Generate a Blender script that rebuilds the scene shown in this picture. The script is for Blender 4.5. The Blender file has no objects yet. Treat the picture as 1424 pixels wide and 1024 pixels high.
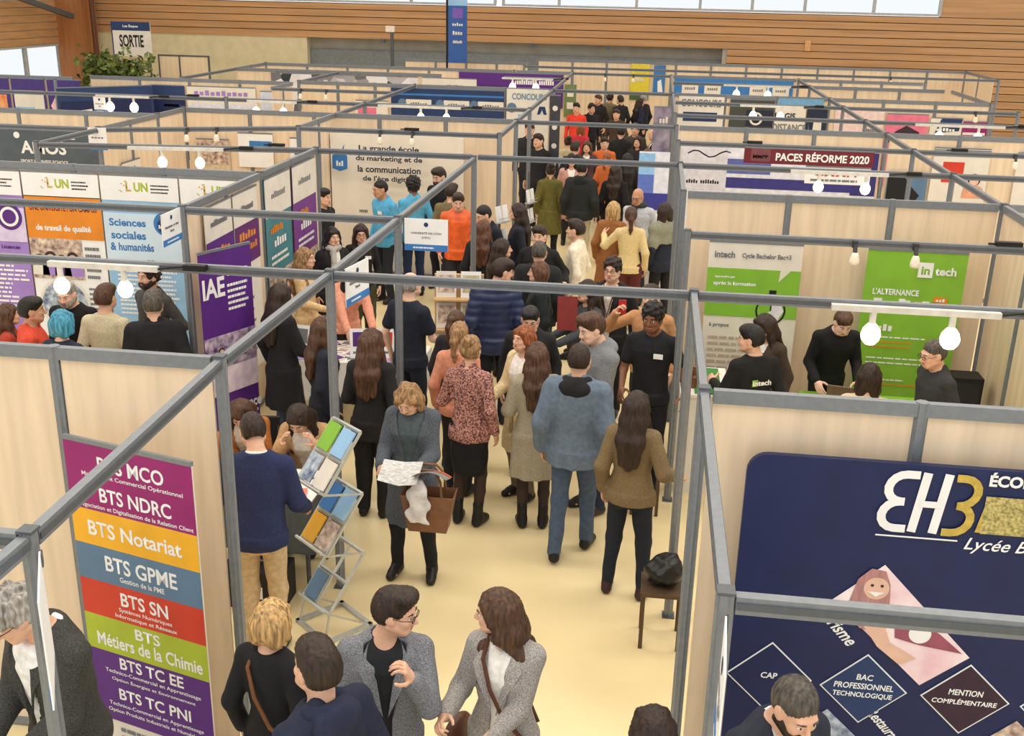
import bpy, math, random
import numpy as np
from mathutils import Vector, Matrix
random.seed(7); rng = np.random.default_rng(7)
SC = bpy.context.scene
COL = SC.collection
PI = math.pi
# ------------------------------------------------------------------ camera
F_PX, YAW, PITCH, ROLL, CAM_H = 1488.0, -0.125077, 0.337672, 0.0223789, 4.3475
def cam_axes():
    ca, sa, cb, sb, cc, sc = math.cos(YAW), math.sin(YAW), math.cos(PITCH), math.sin(PITCH), math.cos(ROLL), math.sin(ROLL)
    fwd = Vector((sa*cb, ca*cb, -sb)); right = Vector((ca, -sa, 0)); up = right.cross(fwd)
    return cc*right+sc*up, -sc*right+cc*up, fwd
_r, _u, _f = cam_axes()
cam = bpy.data.cameras.new('camera'); camo = bpy.data.objects.new('camera', cam); COL.objects.link(camo)
cam.sensor_width = 36; cam.lens = F_PX/1424*36; cam.clip_end = 200
camo.matrix_world = Matrix(((_r.x, _u.x, -_f.x, 0), (_r.y, _u.y, -_f.y, 0), (_r.z, _u.z, -_f.z, CAM_H), (0, 0, 0, 1)))
SC.camera = camo
def at(px, py, z):                       # the point of a horizontal plane at height z seen at a pixel of the 1424x1024 frame
    d = _r*(px-712) - _u*(py-512) + _f*F_PX
    return Vector((0, 0, CAM_H)) + d*((z-CAM_H)/d.z)
# ------------------------------------------------------------------ light and exposure
SC.view_settings.view_transform = 'Standard'; SC.view_settings.look = 'None'
SC.view_settings.exposure = 0.2; SC.view_settings.gamma = 1.0; SC.view_settings.use_curve_mapping = False
w = bpy.data.worlds.new('daylight'); SC.world = w; w.use_nodes = True
w.node_tree.nodes['Background'].inputs[0].default_value = (0.93, 0.97, 1.0, 1)
w.node_tree.nodes['Background'].inputs[1].default_value = 1.08
def area(name, loc, sx, sy, power, color=(1, .97, .92)):
    l = bpy.data.lights.new(name, 'AREA'); l.shape = 'RECTANGLE'; l.size = sx; l.size_y = sy; l.energy = power; l.color = color
    o = bpy.data.objects.new(name, l); COL.objects.link(o); o.location = loc; return o
for i, (lx, ly, sx, sy, pw) in enumerate([(-1, 2, 14, 3.5, 820), (-8, 9, 12, 2.5, 640), (5, 9, 10, 2.5, 640), (-2, 16, 22, 2.5, 900), (-3, 24, 28, 2.5, 1000), (-4, 32, 30, 2.5, 900)]):
    area('overhead_fill', (lx, ly, 9.6), sx, sy, pw*.64)  # unseen area lights added overhead for soft, even light in the hall
# ------------------------------------------------------------------ materials
_M = {}
def srgb(c):
    return tuple(((v/255)/12.92 if v/255 <= .04045 else ((v/255+.055)/1.055)**2.4) for v in c)
def mat(name, rgb, rough=.6, var=.06, scale=12, bump=0., metal=0., emit=0., stretch=(1, 1, 1), spec=.35, rgb2=None, kind='noise', bdist=.002):
    if name in _M: return _M[name]
    m = bpy.data.materials.new(name); m.use_nodes = True; nt = m.node_tree; b = nt.nodes['Principled BSDF']
    c = srgb(rgb); b.inputs['Roughness'].default_value = rough; b.inputs['Metallic'].default_value = metal
    b.inputs['Specular IOR Level'].default_value = spec
    tc = nt.nodes.new('ShaderNodeTexCoord'); mp = nt.nodes.new('ShaderNodeMapping'); mp.inputs['Scale'].default_value = stretch
    nt.links.new(tc.outputs['Object'], mp.inputs['Vector'])
    if kind == 'voronoi':
        tx = nt.nodes.new('ShaderNodeTexVoronoi'); tx.inputs['Scale'].default_value = scale; fac = tx.outputs['Color']
    else:
        tx = nt.nodes.new('ShaderNodeTexNoise'); tx.inputs['Scale'].default_value = scale; tx.inputs['Detail'].default_value = 4; fac = tx.outputs['Fac']
    nt.links.new(mp.outputs['Vector'], tx.inputs['Vector'])
    rp = nt.nodes.new('ShaderNodeValToRGB'); nt.links.new(fac, rp.inputs['Fac'])
    if rgb2: c2 = srgb(rgb2); lo, hi = c, c2
    else: lo = tuple(max(0, v*(1-var*2)) for v in c); hi = tuple(min(1, v*(1+var*2)) for v in c)
    rp.color_ramp.elements[0].color = lo+(1,); rp.color_ramp.elements[1].color = hi+(1,)
    rp.color_ramp.elements[0].position = .3; rp.color_ramp.elements[1].position = .7
    nt.links.new(rp.outputs['Color'], b.inputs['Base Color'])
    if bump:
        bp = nt.nodes.new('ShaderNodeBump'); bp.inputs['Strength'].default_value = bump; bp.inputs['Distance'].default_value = bdist
        nt.links.new(tx.outputs['Fac'] if kind != 'voronoi' else tx.outputs['Distance'], bp.inputs['Height']); nt.links.new(bp.outputs['Normal'], b.inputs['Normal'])
    if emit:
        b.inputs['Emission Color'].default_value = c+(1,); b.inputs['Emission Strength'].default_value = emit
    _M[name] = m; return m
# ------------------------------------------------------------------ mesh helpers
def tag(o, label=None, cat=None, group=None, kind=None):
    if label: o['label'] = label
    if cat: o['category'] = cat
    if group: o['group'] = group
    if kind: o['kind'] = kind
    return o
def link(name, me, parent=None, m=None):
    o = bpy.data.objects.new(name, me); COL.objects.link(o)
    if parent is not None: o.parent = parent
    if m is not None:
        if isinstance(m, (list, tuple)):
            for q in m: me.materials.append(q)
        else: me.materials.append(m)
    return o
def thing(name, label, cat, loc=(0, 0, 0), rz=0., group=None):
    o = bpy.data.objects.new(name, None); o.empty_display_size = .1; COL.objects.link(o)
    o.location = loc; o.rotation_euler = (0, 0, rz); return tag(o, label, cat, group)
class MB:
    def __init__(s): s.V = []; s.F = []
    def add(s, vs, fs):
        n = len(s.V); s.V += [tuple(v) for v in vs]; s.F += [tuple(i+n for i in f) for f in fs]; return s
    def box(s, x0, x1, y0, y1, z0, z1, M=None):
        vs = [Vector((x, y, z)) for x in (x0, x1) for y in (y0, y1) for z in (z0, z1)]
        if M is not None: vs = [M @ v for v in vs]
        return s.add(vs, [(0, 1, 3, 2), (4, 6, 7, 5), (0, 4, 5, 1), (2, 3, 7, 6), (0, 2, 6, 4), (1, 5, 7, 3)])
    def bar(s, a, b, w, h=None, upv=(0, 0, 1)):              # rectangular bar from a to b
        a, b = Vector(a), Vector(b); h = h or w; d = (b-a); L = d.length; d.normalize()
        u = Vector(upv)
        if abs(d.dot(u)) > .95: u = Vector((0, 1, 0))
        x = d.cross(u).normalized(); y = x.cross(d)
        vs = [p + x*sx*w/2 + y*sy*h/2 for p in (a, b) for sx in (-1, 1) for sy in (-1, 1)]
        return s.add(vs, [(0, 1, 3, 2), (4, 6, 7, 5), (0, 4, 5, 1), (2, 3, 7, 6), (0, 2, 6, 4), (1, 5, 7, 3)])
    def tube(s, pts, r, n=8, cap=True):
        pts = [Vector(p) for p in pts]; rs = r if isinstance(r, (list, tuple)) else [r]*len(pts); vs = []; fs = []
        pv = None
        for i, p in enumerate(pts):
            d = (pts[min(i+1, len(pts)-1)] - pts[max(i-1, 0)]).normalized()
            u = Vector((0, 0, 1)) if abs(d.z) < .9 else Vector((1, 0, 0))
            if pv is not None: u = pv
            x = (u - d*u.dot(d)).normalized(); pv = x; y = d.cross(x)
            vs += [p + (x*math.cos(2*PI*k/n) + y*math.sin(2*PI*k/n))*rs[i] for k in range(n)]
        for i in range(len(pts)-1):
            for k in range(n):
                a = i*n+k; b = i*n+(k+1) % n; fs.append((a, b, b+n, a+n))
        if cap: fs.append(tuple(range(n-1, -1, -1))); fs.append(tuple(range((len(pts)-1)*n, len(pts)*n)))
        return s.add(vs, fs)
    def lathe(s, prof, c=(0, 0, 0), n=14):                   # prof: (r, z)
        c = Vector(c); vs = []; fs = []
        for r, z in prof: vs += [c + Vector((r*math.cos(2*PI*k/n), r*math.sin(2*PI*k/n), z)) for k in range(n)]
        for i in range(len(prof)-1):
            for k in range(n): a = i*n+k; b = i*n+(k+1) % n; fs.append((a, b, b+n, a+n))
        fs.append(tuple(range(n-1, -1, -1))); fs.append(tuple(range((len(prof)-1)*n, len(prof)*n)))
        return s.add(vs, fs)
    def prism(s, pts, y0, y1):                               # outline of (x, z) extruded in y
        n = len(pts); vs = [(x, y0, z) for x, z in pts] + [(x, y1, z) for x, z in pts]
        fs = [tuple(range(n)), tuple(range(2*n-1, n-1, -1))] + [(i, i+n, (i+1) % n+n, (i+1) % n) for i in range(n)]
        return s.add(vs, fs)
    def xform(s, M): s.V = [tuple(M @ Vector(v)) for v in s.V]; return s
    def build(s, name, m, parent=None, smooth=False):
        me = bpy.data.meshes.new(name); me.from_pydata(s.V, [], s.F); me.validate()
        import bmesh
        b = bmesh.new(); b.from_mesh(me); bmesh.ops.recalc_face_normals(b, faces=b.faces); b.to_mesh(me); b.free()
        if smooth: me.polygons.foreach_set('use_smooth', [True]*len(me.polygons))
        return link(name, me, parent, m)
def text_mesh(string, size=1., bold=.0, shear=0., depth=.0, spacing=1.0):
    cu = bpy.data.curves.new('lettering', 'FONT'); cu.body = string; cu.size = size; cu.offset = bold; cu.shear = shear
    cu.align_x = 'CENTER'; cu.align_y = 'CENTER'; cu.resolution_u = 3; cu.extrude = depth; cu.space_character = spacing
    o = bpy.data.objects.new('lettering', cu); me = bpy.data.meshes.new_from_object(o)
    bpy.data.objects.remove(o); bpy.data.curves.remove(cu); return me
FRONT = Matrix(((1, 0, 0, 0), (0, 0, 1, 0), (0, 1, 0, 0), (0, 0, 0, 1)))   # xy of a text to xz
FRONT = Matrix.Rotation(PI/2, 4, 'X')
def letter(parent, string, x, z, w, h, m, y=-.006, bold=.03, shear=0., rot=0., name='lettering', left=False):
    """lettering facing local -y, fitted to width w and height h, centred at (x, z)"""
    me = text_mesh(string, 1., bold, 0., .0)
    n = len(me.vertices); co = np.empty(n*3); me.vertices.foreach_get('co', co); co = co.reshape(-1, 3)
    co[:, 0] += shear*co[:, 1]
    lo, hi = co.min(0), co.max(0); ext = hi-lo; c = (lo+hi)/2
    s_x = w/ext[0] if w else h/ext[1]; s_y = h/ext[1] if h else w/ext[0]
    co = (co-c)*[s_x, s_y, 1]
    ca, sa = math.cos(rot), math.sin(rot)
    X = co[:, 0]*ca - co[:, 1]*sa; Z = co[:, 0]*sa + co[:, 1]*ca
    if left: X = X + (w if w else ext[0]*s_x)/2
    co2 = np.stack([X+x, np.full(n, y), Z+z], 1)
    me.vertices.foreach_set('co', co2.ravel()); me.name = name; me.update()
    return link(name, me, parent, m)
def scribble(parent, string, x, z, w, h, m, y=-.006, *_, name='small_print', **k):
    """printing too small to read in the place: a row of letter-sized strokes"""
    b = MB(); n = max(len(string), 1); s = w/n; R_ = random.Random(string)
    for i, c in enumerate(string):
        if c != ' ': x0 = x-w/2+i*s; b.box(x0+s*.1, x0+s*.8, y-.001, y, z-h/2, z+h*R_.choice((.2, .3, .5)))
    return b.build(name, m, parent)
def rect(parent, x0, x1, z0, z1, m, y=-.003, name='colour_band', t=.002):
    return MB().box(x0, x1, y-t, y, z0, z1).build(name, m, parent)
def poly(parent, pts, m, y=-.003, name='shape', t=.002):
    return MB().prism(pts, y-t, y).build(name, m, parent)
def lines(parent, x0, x1, z1, z0, n, m, y=-.004, name='small_print', frac=.45, ragged=True):
    b = MB(); dz = (z1-z0)/n
    for i in range(n):
        z = z1 - (i+.5)*dz; x = x0; end = x1 - ((x1-x0)*random.uniform(0, .35) if ragged else 0)
        while x < end:
            wd = random.uniform(.05, .16)*(x1-x0); b.box(x, min(x+wd, end), y-.001, y, z-dz*frac/2, z+dz*frac/2); x += wd + .02*(x1-x0)
    return b.build(name, m, parent)
def disc(parent, x, z, r, m, y=-.004, name='disc', r2=None, t=.001, n=28):
    if r2 is None: return MB().prism([(x+r*math.cos(2*PI*k/n), z+r*math.sin(2*PI*k/n)) for k in range(n)], y-t, y).build(name, m, parent)
    b = MB()
    for k in range(n):
        a0, a1 = 2*PI*k/n, 2*PI*(k+1)/n
        b.prism([(x+r*math.cos(a0), z+r*math.sin(a0)), (x+r*math.cos(a1), z+r*math.sin(a1)), (x+r2*math.cos(a1), z+r2*math.sin(a1)), (x+r2*math.cos(a0), z+r2*math.sin(a0))], y-t, y)
    return b.build(name, m, parent)
# ------------------------------------------------------------------ palette
ALU = mat('grey aluminium', (128, 134, 142), .42, .04, 30, metal=.35)
ALU_D = mat('dark aluminium', (92, 97, 104), .45, .04, 30, metal=.3)
BIRCH = mat('birch panel', (230, 208, 180), .5, .05, 3, stretch=(4, 4, .35))
WHITE = mat('white print', (240, 241, 243), .55, .02, 5); OFFW = mat('off white print', (228, 222, 212), .55, .03, 5)
BLACK = mat('black print', (24, 24, 28), .55, .1, 8); GREYP = mat('grey print', (118, 120, 126), .55, .04, 8)
NAVY = mat('navy print', (24, 36, 82), .5, .06, 6); PURPLE = mat('purple print', (88, 40, 130), .5, .05, 6)
BLUE = mat('blue print', (58, 122, 190), .5, .05, 6); SKY = mat('sky blue print', (150, 195, 235), .5, .05, 3)
LILAC = mat('lilac print', (160, 130, 205), .5, .06, 3); ORANGE = mat('orange print', (226, 138, 40), .5, .05, 4)
YELLOW = mat('yellow print', (240, 178, 44), .5, .05, 4); GREEN = mat('green print', (132, 186, 60), .5, .04, 4)
LIME = mat('lime print', (172, 190, 56), .5, .04, 4); RED = mat('red print', (206, 62, 44), .5, .05, 4)
MAGENTA = mat('magenta print', (150, 32, 110), .5, .05, 4); STEEL = mat('steel blue print', (92, 124, 156), .5, .04, 4)
WINE = mat('wine red print', (110, 36, 48), .5, .05, 4); GOLD = mat('gold print', (196, 170, 80), .45, .08, 40)
TEAL = mat('teal print', (72, 130, 140), .5, .05, 4); PINK = mat('pink print', (226, 120, 150), .5, .06, 6)
DBLUE = mat('dark blue print', (36, 58, 104), .5, .06, 4); PHOTO = mat('lilac photo print', (70, 50, 105), .5, .1, 14, rgb2=(226, 205, 226))
PHOTO2 = mat('warm photo print', (120, 90, 90), .5, .1, 16, rgb2=(240, 220, 200)); PHOTO3 = mat('blue photo print', (60, 80, 120), .5, .1, 14, rgb2=(215, 228, 240))
SLATE = mat('slate print', (84, 94, 104), .55, .05, 5)
# ------------------------------------------------------------------ room
FLOOR = mat('waxed pale floor', (232, 214, 168), .3, .05, .7, spec=.4)
tag(MB().box(-26, 16, -6, 40, -.2, 0).build('floor', FLOOR), kind='structure')
WOODW = mat('larch cladding', (188, 144, 100), .55, .08, 1.2, stretch=(.35, 1, 9)); GAP = mat('cladding shadow gap', (70, 46, 28), .8, .1, 4)
PLASTER = mat('beige plaster', (212, 202, 168), .8, .04, 3); RECESS = mat('grey recess paint', (168, 164, 154), .8, .06, 2)
def cladding(name, axis, a0, a1, pos, z0, z1, out):
    b = MB(); z = z0
    while z < z1-.02:
        zz = min(z+.215, z1)
        if axis == 'x': b.box(a0, a1, pos, pos+out*.05, z, zz)
        else: b.box(pos, pos+out*.05, a0, a1, z, zz)
        z += .24
    o = b.build(name, WOODW)
    return tag(o, kind='structure')
YW = 38.0
cladding('wall_back', 'x', -20.6, 14, YW, 2.72, 3.86, -1)
tag(MB().box(-20.6, 14, YW+.002, YW+.2, 2.72, 3.88).box(2.25, 14, YW+.002, YW+.2, 0, 2.72).build('wall_back_backing', GAP), kind='structure')
cladding('wall_back_lower', 'x', 2.25, 14, YW, .1, 2.7, -1)
tag(MB().box(-20.6, -12.3, YW, YW+1.2, 0, 2.72).build('wall_back_plaster', PLASTER), kind='structure')
rc = MB().box(-12.3, 2.25, YW+.45, YW+.55, 0, 2.72).box(2.1, 2.25, YW, YW+.45, 0, 2.72).box(-12.3, 2.25, YW+.1, YW+.45, 2.72, 2.8).build('wall_back_recess', RECESS); tag(rc, kind='structure')
tag(MB().box(-12.3, 2.1, YW+.3, YW+.44, 0, 2.32).build('trim_recess', mat('slate recess board', (122, 128, 132), .7)), kind='structure')
tag(MB().box(-26, 16, YW, YW+.3, 6.2, 10.2).build('wall_back_upper', WOODW), kind='structure')
for k in range(5): tag(MB().box(-9.6+2.6*k, -9.48+2.6*k, YW-.12, YW+.02, 2.6, 2.72).build('wall_bracket', ALU_D), 'small dark bracket under the back wall cladding', 'bracket', 'brackets under the cladding')
GLASS = bpy.data.materials.new('window glass'); GLASS.use_nodes = True
_b = GLASS.node_tree.nodes['Principled BSDF']; _b.inputs['Transmission Weight'].default_value = 1; _b.inputs['Roughness'].default_value = 0; _b.inputs['IOR'].default_value = 1.02
FRAME = mat('grey window frame', (176, 178, 178), .5)
def window(n, axis, a0, a1, pos, z0, z1, cuts):
    t = MB(); g = MB()
    def bx(b, u0, u1, w0, w1, d0, d1):
        if axis == 'x': b.box(u0, u1, pos+d0, pos+d1, w0, w1)
        else: b.box(pos+d0, pos+d1, u0, u1, w0, w1)
    bx(t, a0, a1, z0, z0+.07, -.04, .1); bx(t, a0, a1, z1-.07, z1, -.04, .1)
    for c in [a0]+cuts+[a1-.08]: bx(t, c, c+.09, z0+.07, z1-.07, -.04, .1)
    o = t.build('window_%d' % n, FRAME); tag(o, kind='structure')
    bx(g, a0+.01, a1-.01, z0+.01, z1-.01, .03, .04); g.build('glass_pane', GLASS, o)
window(1, 'x', -16.9, -5.6, YW, 3.9, 6.2, [-14.2, -11.4, -8.6])
window(2, 'x', -5.4, 8.95, YW, 3.9, 6.2, [-3.5, -.9, 1.2, 2.9, 4.6, 6.8])
tag(MB().box(8.95, 14, YW, YW+.2, 3.88, 6.2).box(-20.6, -16.9, YW, YW+.2, 3.88, 6.2).build('wall_back_infill', WOODW), kind='structure')
XL = -20.8
cladding('wall_left', 'y', 20, YW-.5, XL, 2.35, 3.75, 1)
tag(MB().box(XL-.2, XL-.002, 20, YW, 2.33, 3.77).box(XL-.2, XL, 20, YW, 0, .9).build('wall_left_backing', PLASTER), kind='structure')
window(3, 'y', 26, 36.6, XL-.06, .9, 2.33, [30.4, 32.4, 34.4]); window(4, 'y', 20, 37, XL-.06, 3.78, 6, [24, 28, 32, 35])
tag(MB().box(XL, XL+.9, YW-1.5, YW-.3, 0, 6.2).build('trim_column', mat('brown timber column', (168, 112, 70), .55, .08, 3, stretch=(3, 3, .3))), kind='structure')
tag(MB().bar((XL+.4, 31.6, 4.3), (XL+.7, YW-1.6, 3.25), .16).build('trim_brace', ALU_D), kind='structure')
tag(MB().tube([(XL+1.25, YW-1.2, 1.5), (XL+1.25, YW-1.2, 6)], .09).build('trim_pipe', mat('rust brown pipe', (96, 60, 44), .5)), kind='structure')
tag(MB().box(-26, 16, -6, 40, 10.2, 10.4).build('ceiling', mat('pale timber ceiling', (225, 212, 190), .8, .05, 1.5)), kind='structure')
# ------------------------------------------------------------------ stand system
H = 2.5
def post_geo(b, x, y, z0=0, z1=H, r=.034):
    n = 16; pts = []
    for k in range(n): rr = r if k % 2 == 0 else r*.86; a = 2*PI*(k+.5)/n; pts.append((rr*math.cos(a), rr*math.sin(a)))
    vs = [(x+p[0], y+p[1], z0) for p in pts] + [(x+p[0], y+p[1], z1) for p in pts]
    b.add(vs, [tuple(range(n-1, -1, -1)), tuple(range(n, 2*n))] + [(i, (i+1) % n, (i+1) % n+n, i+n) for i in range(n)]); return b
POSTS = {}
def post(x, y, label, h=H):
    k = (round(x, 1), round(y, 1))
    if k in POSTS: return
    o = thing('upright_post', label, 'post', (x, y, 0), 0, 'aluminium uprights of the stands'); POSTS[k] = o
    post_geo(MB(), 0, 0, .012, h).build('shaft', ALU, o)
    MB().box(-.045, .045, -.045, .045, 0, .012).build('foot_plate', ALU_D, o)
    MB().box(-.03, .03, -.03, .03, h, h+.012).build('end_cap', ALU_D, o)
def beam(p0, p1, label, gap=.034, z=H-.07, hh=.065):
    a, b = Vector((p0[0], p0[1], 0)), Vector((p1[0], p1[1], 0)); d = (b-a).normalized(); a += d*gap; b -= d*gap; L = (b-a).length
    o = tag(thing('overhead_beam', label, 'beam', (a.x, a.y, z), math.atan2(d.y, d.x), 'overhead beams of the stands'), kind='thing')
    MB().box(.0, L, -.02, .02, 0, hh).build('rail', ALU, o)
    MB().box(.004, L-.004, -.026, -.02, hh*.3, hh*.7).box(.004, L-.004, .02, .026, hh*.3, hh*.7).build('groove_strip', ALU_D, o)
    return o
def wall(p0, p1, n, label, top=H, g0=.047, g1=.047, cat='partition wall'):
    a, b = Vector((p0[0], p0[1], 0)), Vector((p1[0], p1[1], 0)); d = (b-a).normalized(); a += d*g0; b -= d*g1; L = (b-a).length
    o = tag(thing('partition_wall', label, cat, (a.x, a.y, 0), math.atan2(d.y, d.x)), kind='thing')
    MB().box(0, L, -.022, .022, top-.07, top).build('top_rail', ALU, o)
    MB().box(0, L, -.022, .022, .01, .06).build('bottom_rail', ALU, o)
    s = L/n
    for i in range(n):
        x0 = i*s + (.034 if i else .002); x1 = (i+1)*s - (.034 if i < n-1 else .002)
        MB().box(x0, x1, -.008, .008, .06, top-.07).build('panel', BIRCH, o)
        if i: post_geo(MB(), i*s, 0, 0, top+.004).build('upright', ALU, o)
    return o
G = [3.15, 5.1, 7.0, 8.95, 10.9, 12.85, 14.9, 16.7, 18.5, 20.8, 22.5, 25.6, 27.7, 33.0]
XA, XB, RA, RB = -2.12, -4.1, .33, 3.42
# uprights along the aisle
nth = ['nearest', 'second', 'third', 'fourth', 'fifth', 'sixth', 'seventh', 'eighth', 'ninth', 'tenth']
XAY = {3.15: -2.12, 5.1: -2.195, 7.0: -2.17, 8.95: -2.15, 12.65: -2.10}
for i, y in enumerate([3.15, 5.1, 7.0, 8.95, 12.65, 14.9, 16.7, 18.5, 22.5, 27.7]): post(XAY.get(y, XA), y, 'grey aluminium upright on the left edge of the aisle, %s from the front' % nth[i])
for i, y in enumerate([3.15, 5.1, 7.0, 8.95, 10.9, 12.85, 14.9, 16.7, 18.5, 22.5]): post(RA, y, 'grey aluminium upright on the right edge of the aisle, %s from the front' % nth[i])
post(RA, 27.7, 'grey aluminium upright at the far end of the aisle by the pale blue stand')
for i, y in enumerate([8.95, 10.9, 12.85]): post(XB, y, 'grey upright of the left wall hung with tall banners, %s one' % ['nearest', 'middle', 'farthest'][i])
for i, y in enumerate([7.0, 8.95, 10.9, 12.85, 14.9, 16.7, 18.5, 20.8, 22.5, 25.6, 27.7]): post(RB, y, 'grey upright along the rear line of the right stands, %s' % (nth+['farthest'])[i])
for x, y, s in [(-6.9, 7, 'left of the blue haired visitor'), (-6.9, 8.95, 'before the left university banners'), (-7.5, 12.4, 'before the slate grey backdrop'), (-7.5, 13.95, 'beside the slate grey backdrop'), (-7.5, 15.75, 'at the corner of the slate grey stand'), (-5.0, 14.9, 'behind the tall teal banner'),
                (-7.5, 16.7, 'left of the beige shop poster'), (-7.5, 18.5, 'behind the long left partition'), (-7.5, 22.5, 'behind the pale blue left boards'), (-5, 18.5, 'before the dark blue backdrop'), (-5, 22.5, 'left of the dark blue backdrop'), (-10.1, 22.5, 'right of the blue left banner'), (-10.1, 27.7, 'by the beige plaster wall'),
                (6.5, 10.9, 'at the right picture edge'), (6.5, 16.7, 'right of the woman poster'), (6.5, 20.8, 'before the pink stand'), (6.5, 22.5, 'right of the pink stand'), (6.4, 27.7, 'in the far right rows'), (8.7, 33, 'at the right end of the farthest wall'), (8.7, 29.8, 'ending the long thin far beam'), (-3.6, 29.8, 'starting the long thin far beam'), (-3.6, 27.7, 'behind the purple banner'), (-12, 20.8, 'before the purple stand on the left'), (-12, 13.95, 'left of the slate grey backdrop')]:
    post(x, y, 'grey aluminium upright %s' % s)
# solid walls
wall((-4.95, G[1]), (XAY[5.1], G[1]), 3, 'birch partition wall behind the striped course list banner')
wall((RA, G[1]), (RA+4*1.03, G[1]), 4, 'birch partition wall behind the large navy backdrop')
wall((-9.3, G[4]), (XB, G[4]), 5, 'birch partition wall hung with university banners on the left')
wall((XB, 8.95), (XB, G[4]), 2, 'side partition wall behind the purple roll-up banners')
wall((XB, G[4]), (XB, G[5]), 2, 'side partition wall under the teal and purple banners')
wall((RA, G[4]), (RB, G[4]), 3, 'birch partition wall behind the two green roll-up banners')
wall((RB, G[4]), (6.5, G[4]), 3, 'birch partition wall continuing right of the green stand')
wall((RB, 7.0), (RB, 8.95), 2, 'right side wall of the green stand, nearer half'); wall((RB, 8.95), (RB, G[4]), 2, 'right side wall of the green stand, farther half')
wall((-12, 15.75), (-7.5, 15.75), 4, 'birch partition wall above the slate grey backdrop'); wall((-7.5, G[7]), (XA, G[7]), 5, 'long birch partition wall behind the curved white backdrop')
wall((-7.5, 13.95), (-7.5, 15.75), 2, 'side wall right of the slate grey stand'); wall((-7.5, 15.75), (-7.5, G[7]), 1, 'short side wall behind the slate grey stand'); wall((-5.0, G[6]), (-5.0, G[7]), 2, 'side wall left of the curved white backdrop')
wall((RA, G[7]), (RB, G[7]), 3, 'birch partition wall above the medical prep stand'); wall((RB, G[7]), (6.5, G[7]), 3, 'birch partition wall behind the woman poster'); wall((6.5, G[7]), (9.6, G[7]), 3, 'birch partition wall at the right picture edge')
wall((RA, G[8]+2.3), (RB, G[8]+2.3), 3, 'low seen birch wall behind the medical prep stand', top=2.2) if False else None
wall((-7.5, 22.5), (-5, 22.5), 3, 'birch wall left of the dark blue backdrop'); wall((-5, 22.5), (XA, 22.5), 3, 'birch wall behind the dark blue backdrop')
wall((-12, 22.12), (-7.5, 22.12), 4, 'birch wall under the pale blue boards on the left'); wall((-15, 21.55), (-12, 21.55), 3, 'birch wall behind the purple panels at the far left'); wall((-7.5, 20.8), (-7.5, 22.12), 2, 'short side wall in the left middle rows')
wall((-10.1, 25.6), (-5, 25.6), 5, 'white edged birch wall in the left rear rows'); wall((-10.1, 27.7), (-3.6, 27.7), 6, 'birch wall before the grey recess on the left'); wall((-3.6, 27.7), (XA, 27.7), 2, 'birch wall behind the purple banner')
wall((RA, 22.5), (RB, 22.5), 3, 'birch wall behind the competition banners on the right'); wall((RB, 22.5), (6.5, 22.5), 3, 'birch wall behind the pink and red posters')
wall((RA, 27.7), (RB, 27.7), 3, 'birch wall behind the pale blue banner'); wall((RB, 27.7), (6.4, 27.7), 3, 'birch wall in the right rear rows')
wall((RB, 25.6), (6.4, 25.6), 3, 'birch wall with white edge in the right rear rows')
wall((-3.6, 33), (8.7, 33), 12, 'long farthest birch wall under the grey recess'); wall((-7.2, 31), (-3.6, 31), 4, 'far birch wall left of the hanging blue flag')
wall((8.7, 30.2), (8.7, 33), 2, 'far side wall at the right end of the rows'); wall((-10.1, 25.6), (-10.1, 27.7), 2, 'far left short side wall')
wall((6.5, 22.5), (6.5, 25.6), 3, 'side wall right of the pink stand')
wall((-16.9, 30), (-14.8, 30), 2, 'small birch booth wall below the exit sign') if False else None
# overhead beams
B = beam
B((-6.9, 7), (-2.17, 7), 'grey overhead beam above the blue haired visitor'); B((-2.17, 7), (RA, 7), 'grey overhead beam crossing the aisle nearest the camera')
B((RA, 7), (RB, 7), 'grey overhead beam carrying two bright bulbs on the right'); B((RB, 7), (6, 7), 'grey overhead beam at the right edge past the bulbs')
B((-6.9, 8.95), (XB, 8.95), 'grey beam crossing the left university banners'); B((XB, 8.95), (-2.15, 8.95), 'grey beam reaching the blue edged stand sign')
B((RA, 8.95), (RB, 8.95), 'grey beam above the green roll-up banners'); B((RB, 8.95), (6.2, 8.95), 'grey beam right of the green roll-up banners')
B((XA, 1.6), (XA, 3.15), 'grey beam end at the lower left picture edge'); B((XA, 3.15), (-2.195, 5.1), 'grey sloping beam before the striped course list banner'); B((-2.195, 5.1), (-2.17, 7), 'grey beam along the aisle over the dark haired woman'); B((-2.17, 7), (-2.15, 8.95), 'grey beam along the aisle over the leaflet table'); B((-2.15, 8.95), (-2.1, 12.65), 'long grey beam along the aisle over the light blue polo shirts')
B((-5.2, 3.15), (XA, 3.15), 'grey beam end by the hanging sign at lower left')
B((RA, 3.15), (4.2, 3.15), 'pale grey beam in front of the navy backdrop'); B((RA, 3.15), (RA, 5.1), 'grey beam receding along the right aisle, nearest'); B((RA, 5.1), (RA, 7), 'grey beam receding along the right aisle, second')
B((XB, 12.85), (-7.5, 12.4), 'grey beam over the beige poster on the left'); B((XB, 12.85), (XA, 12.85), 'grey beam crossing the marketing slogan'); B((XA, 12.85), (RA, 12.85), 'grey overhead beam crossing the aisle over the olive coat')
B((RA, 12.85), (RB, 12.85), 'grey beam below the wine red sign'); B((RB, 12.85), (8, 12.85), 'grey beam across the woman poster on the right'); B((RA, 10.9), (RA, 12.85), 'short grey beam left of the medical prep stand')
B((-12, 13.95), (-7.5, 13.95), 'grey beam over the slate grey backdrop'); B((-7.5, 13.95), (-5, 14.9), 'grey beam with small lamps in the left rows'); B((-5, 14.9), (XA, 14.9), 'grey beam over the curved white backdrop')
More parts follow.
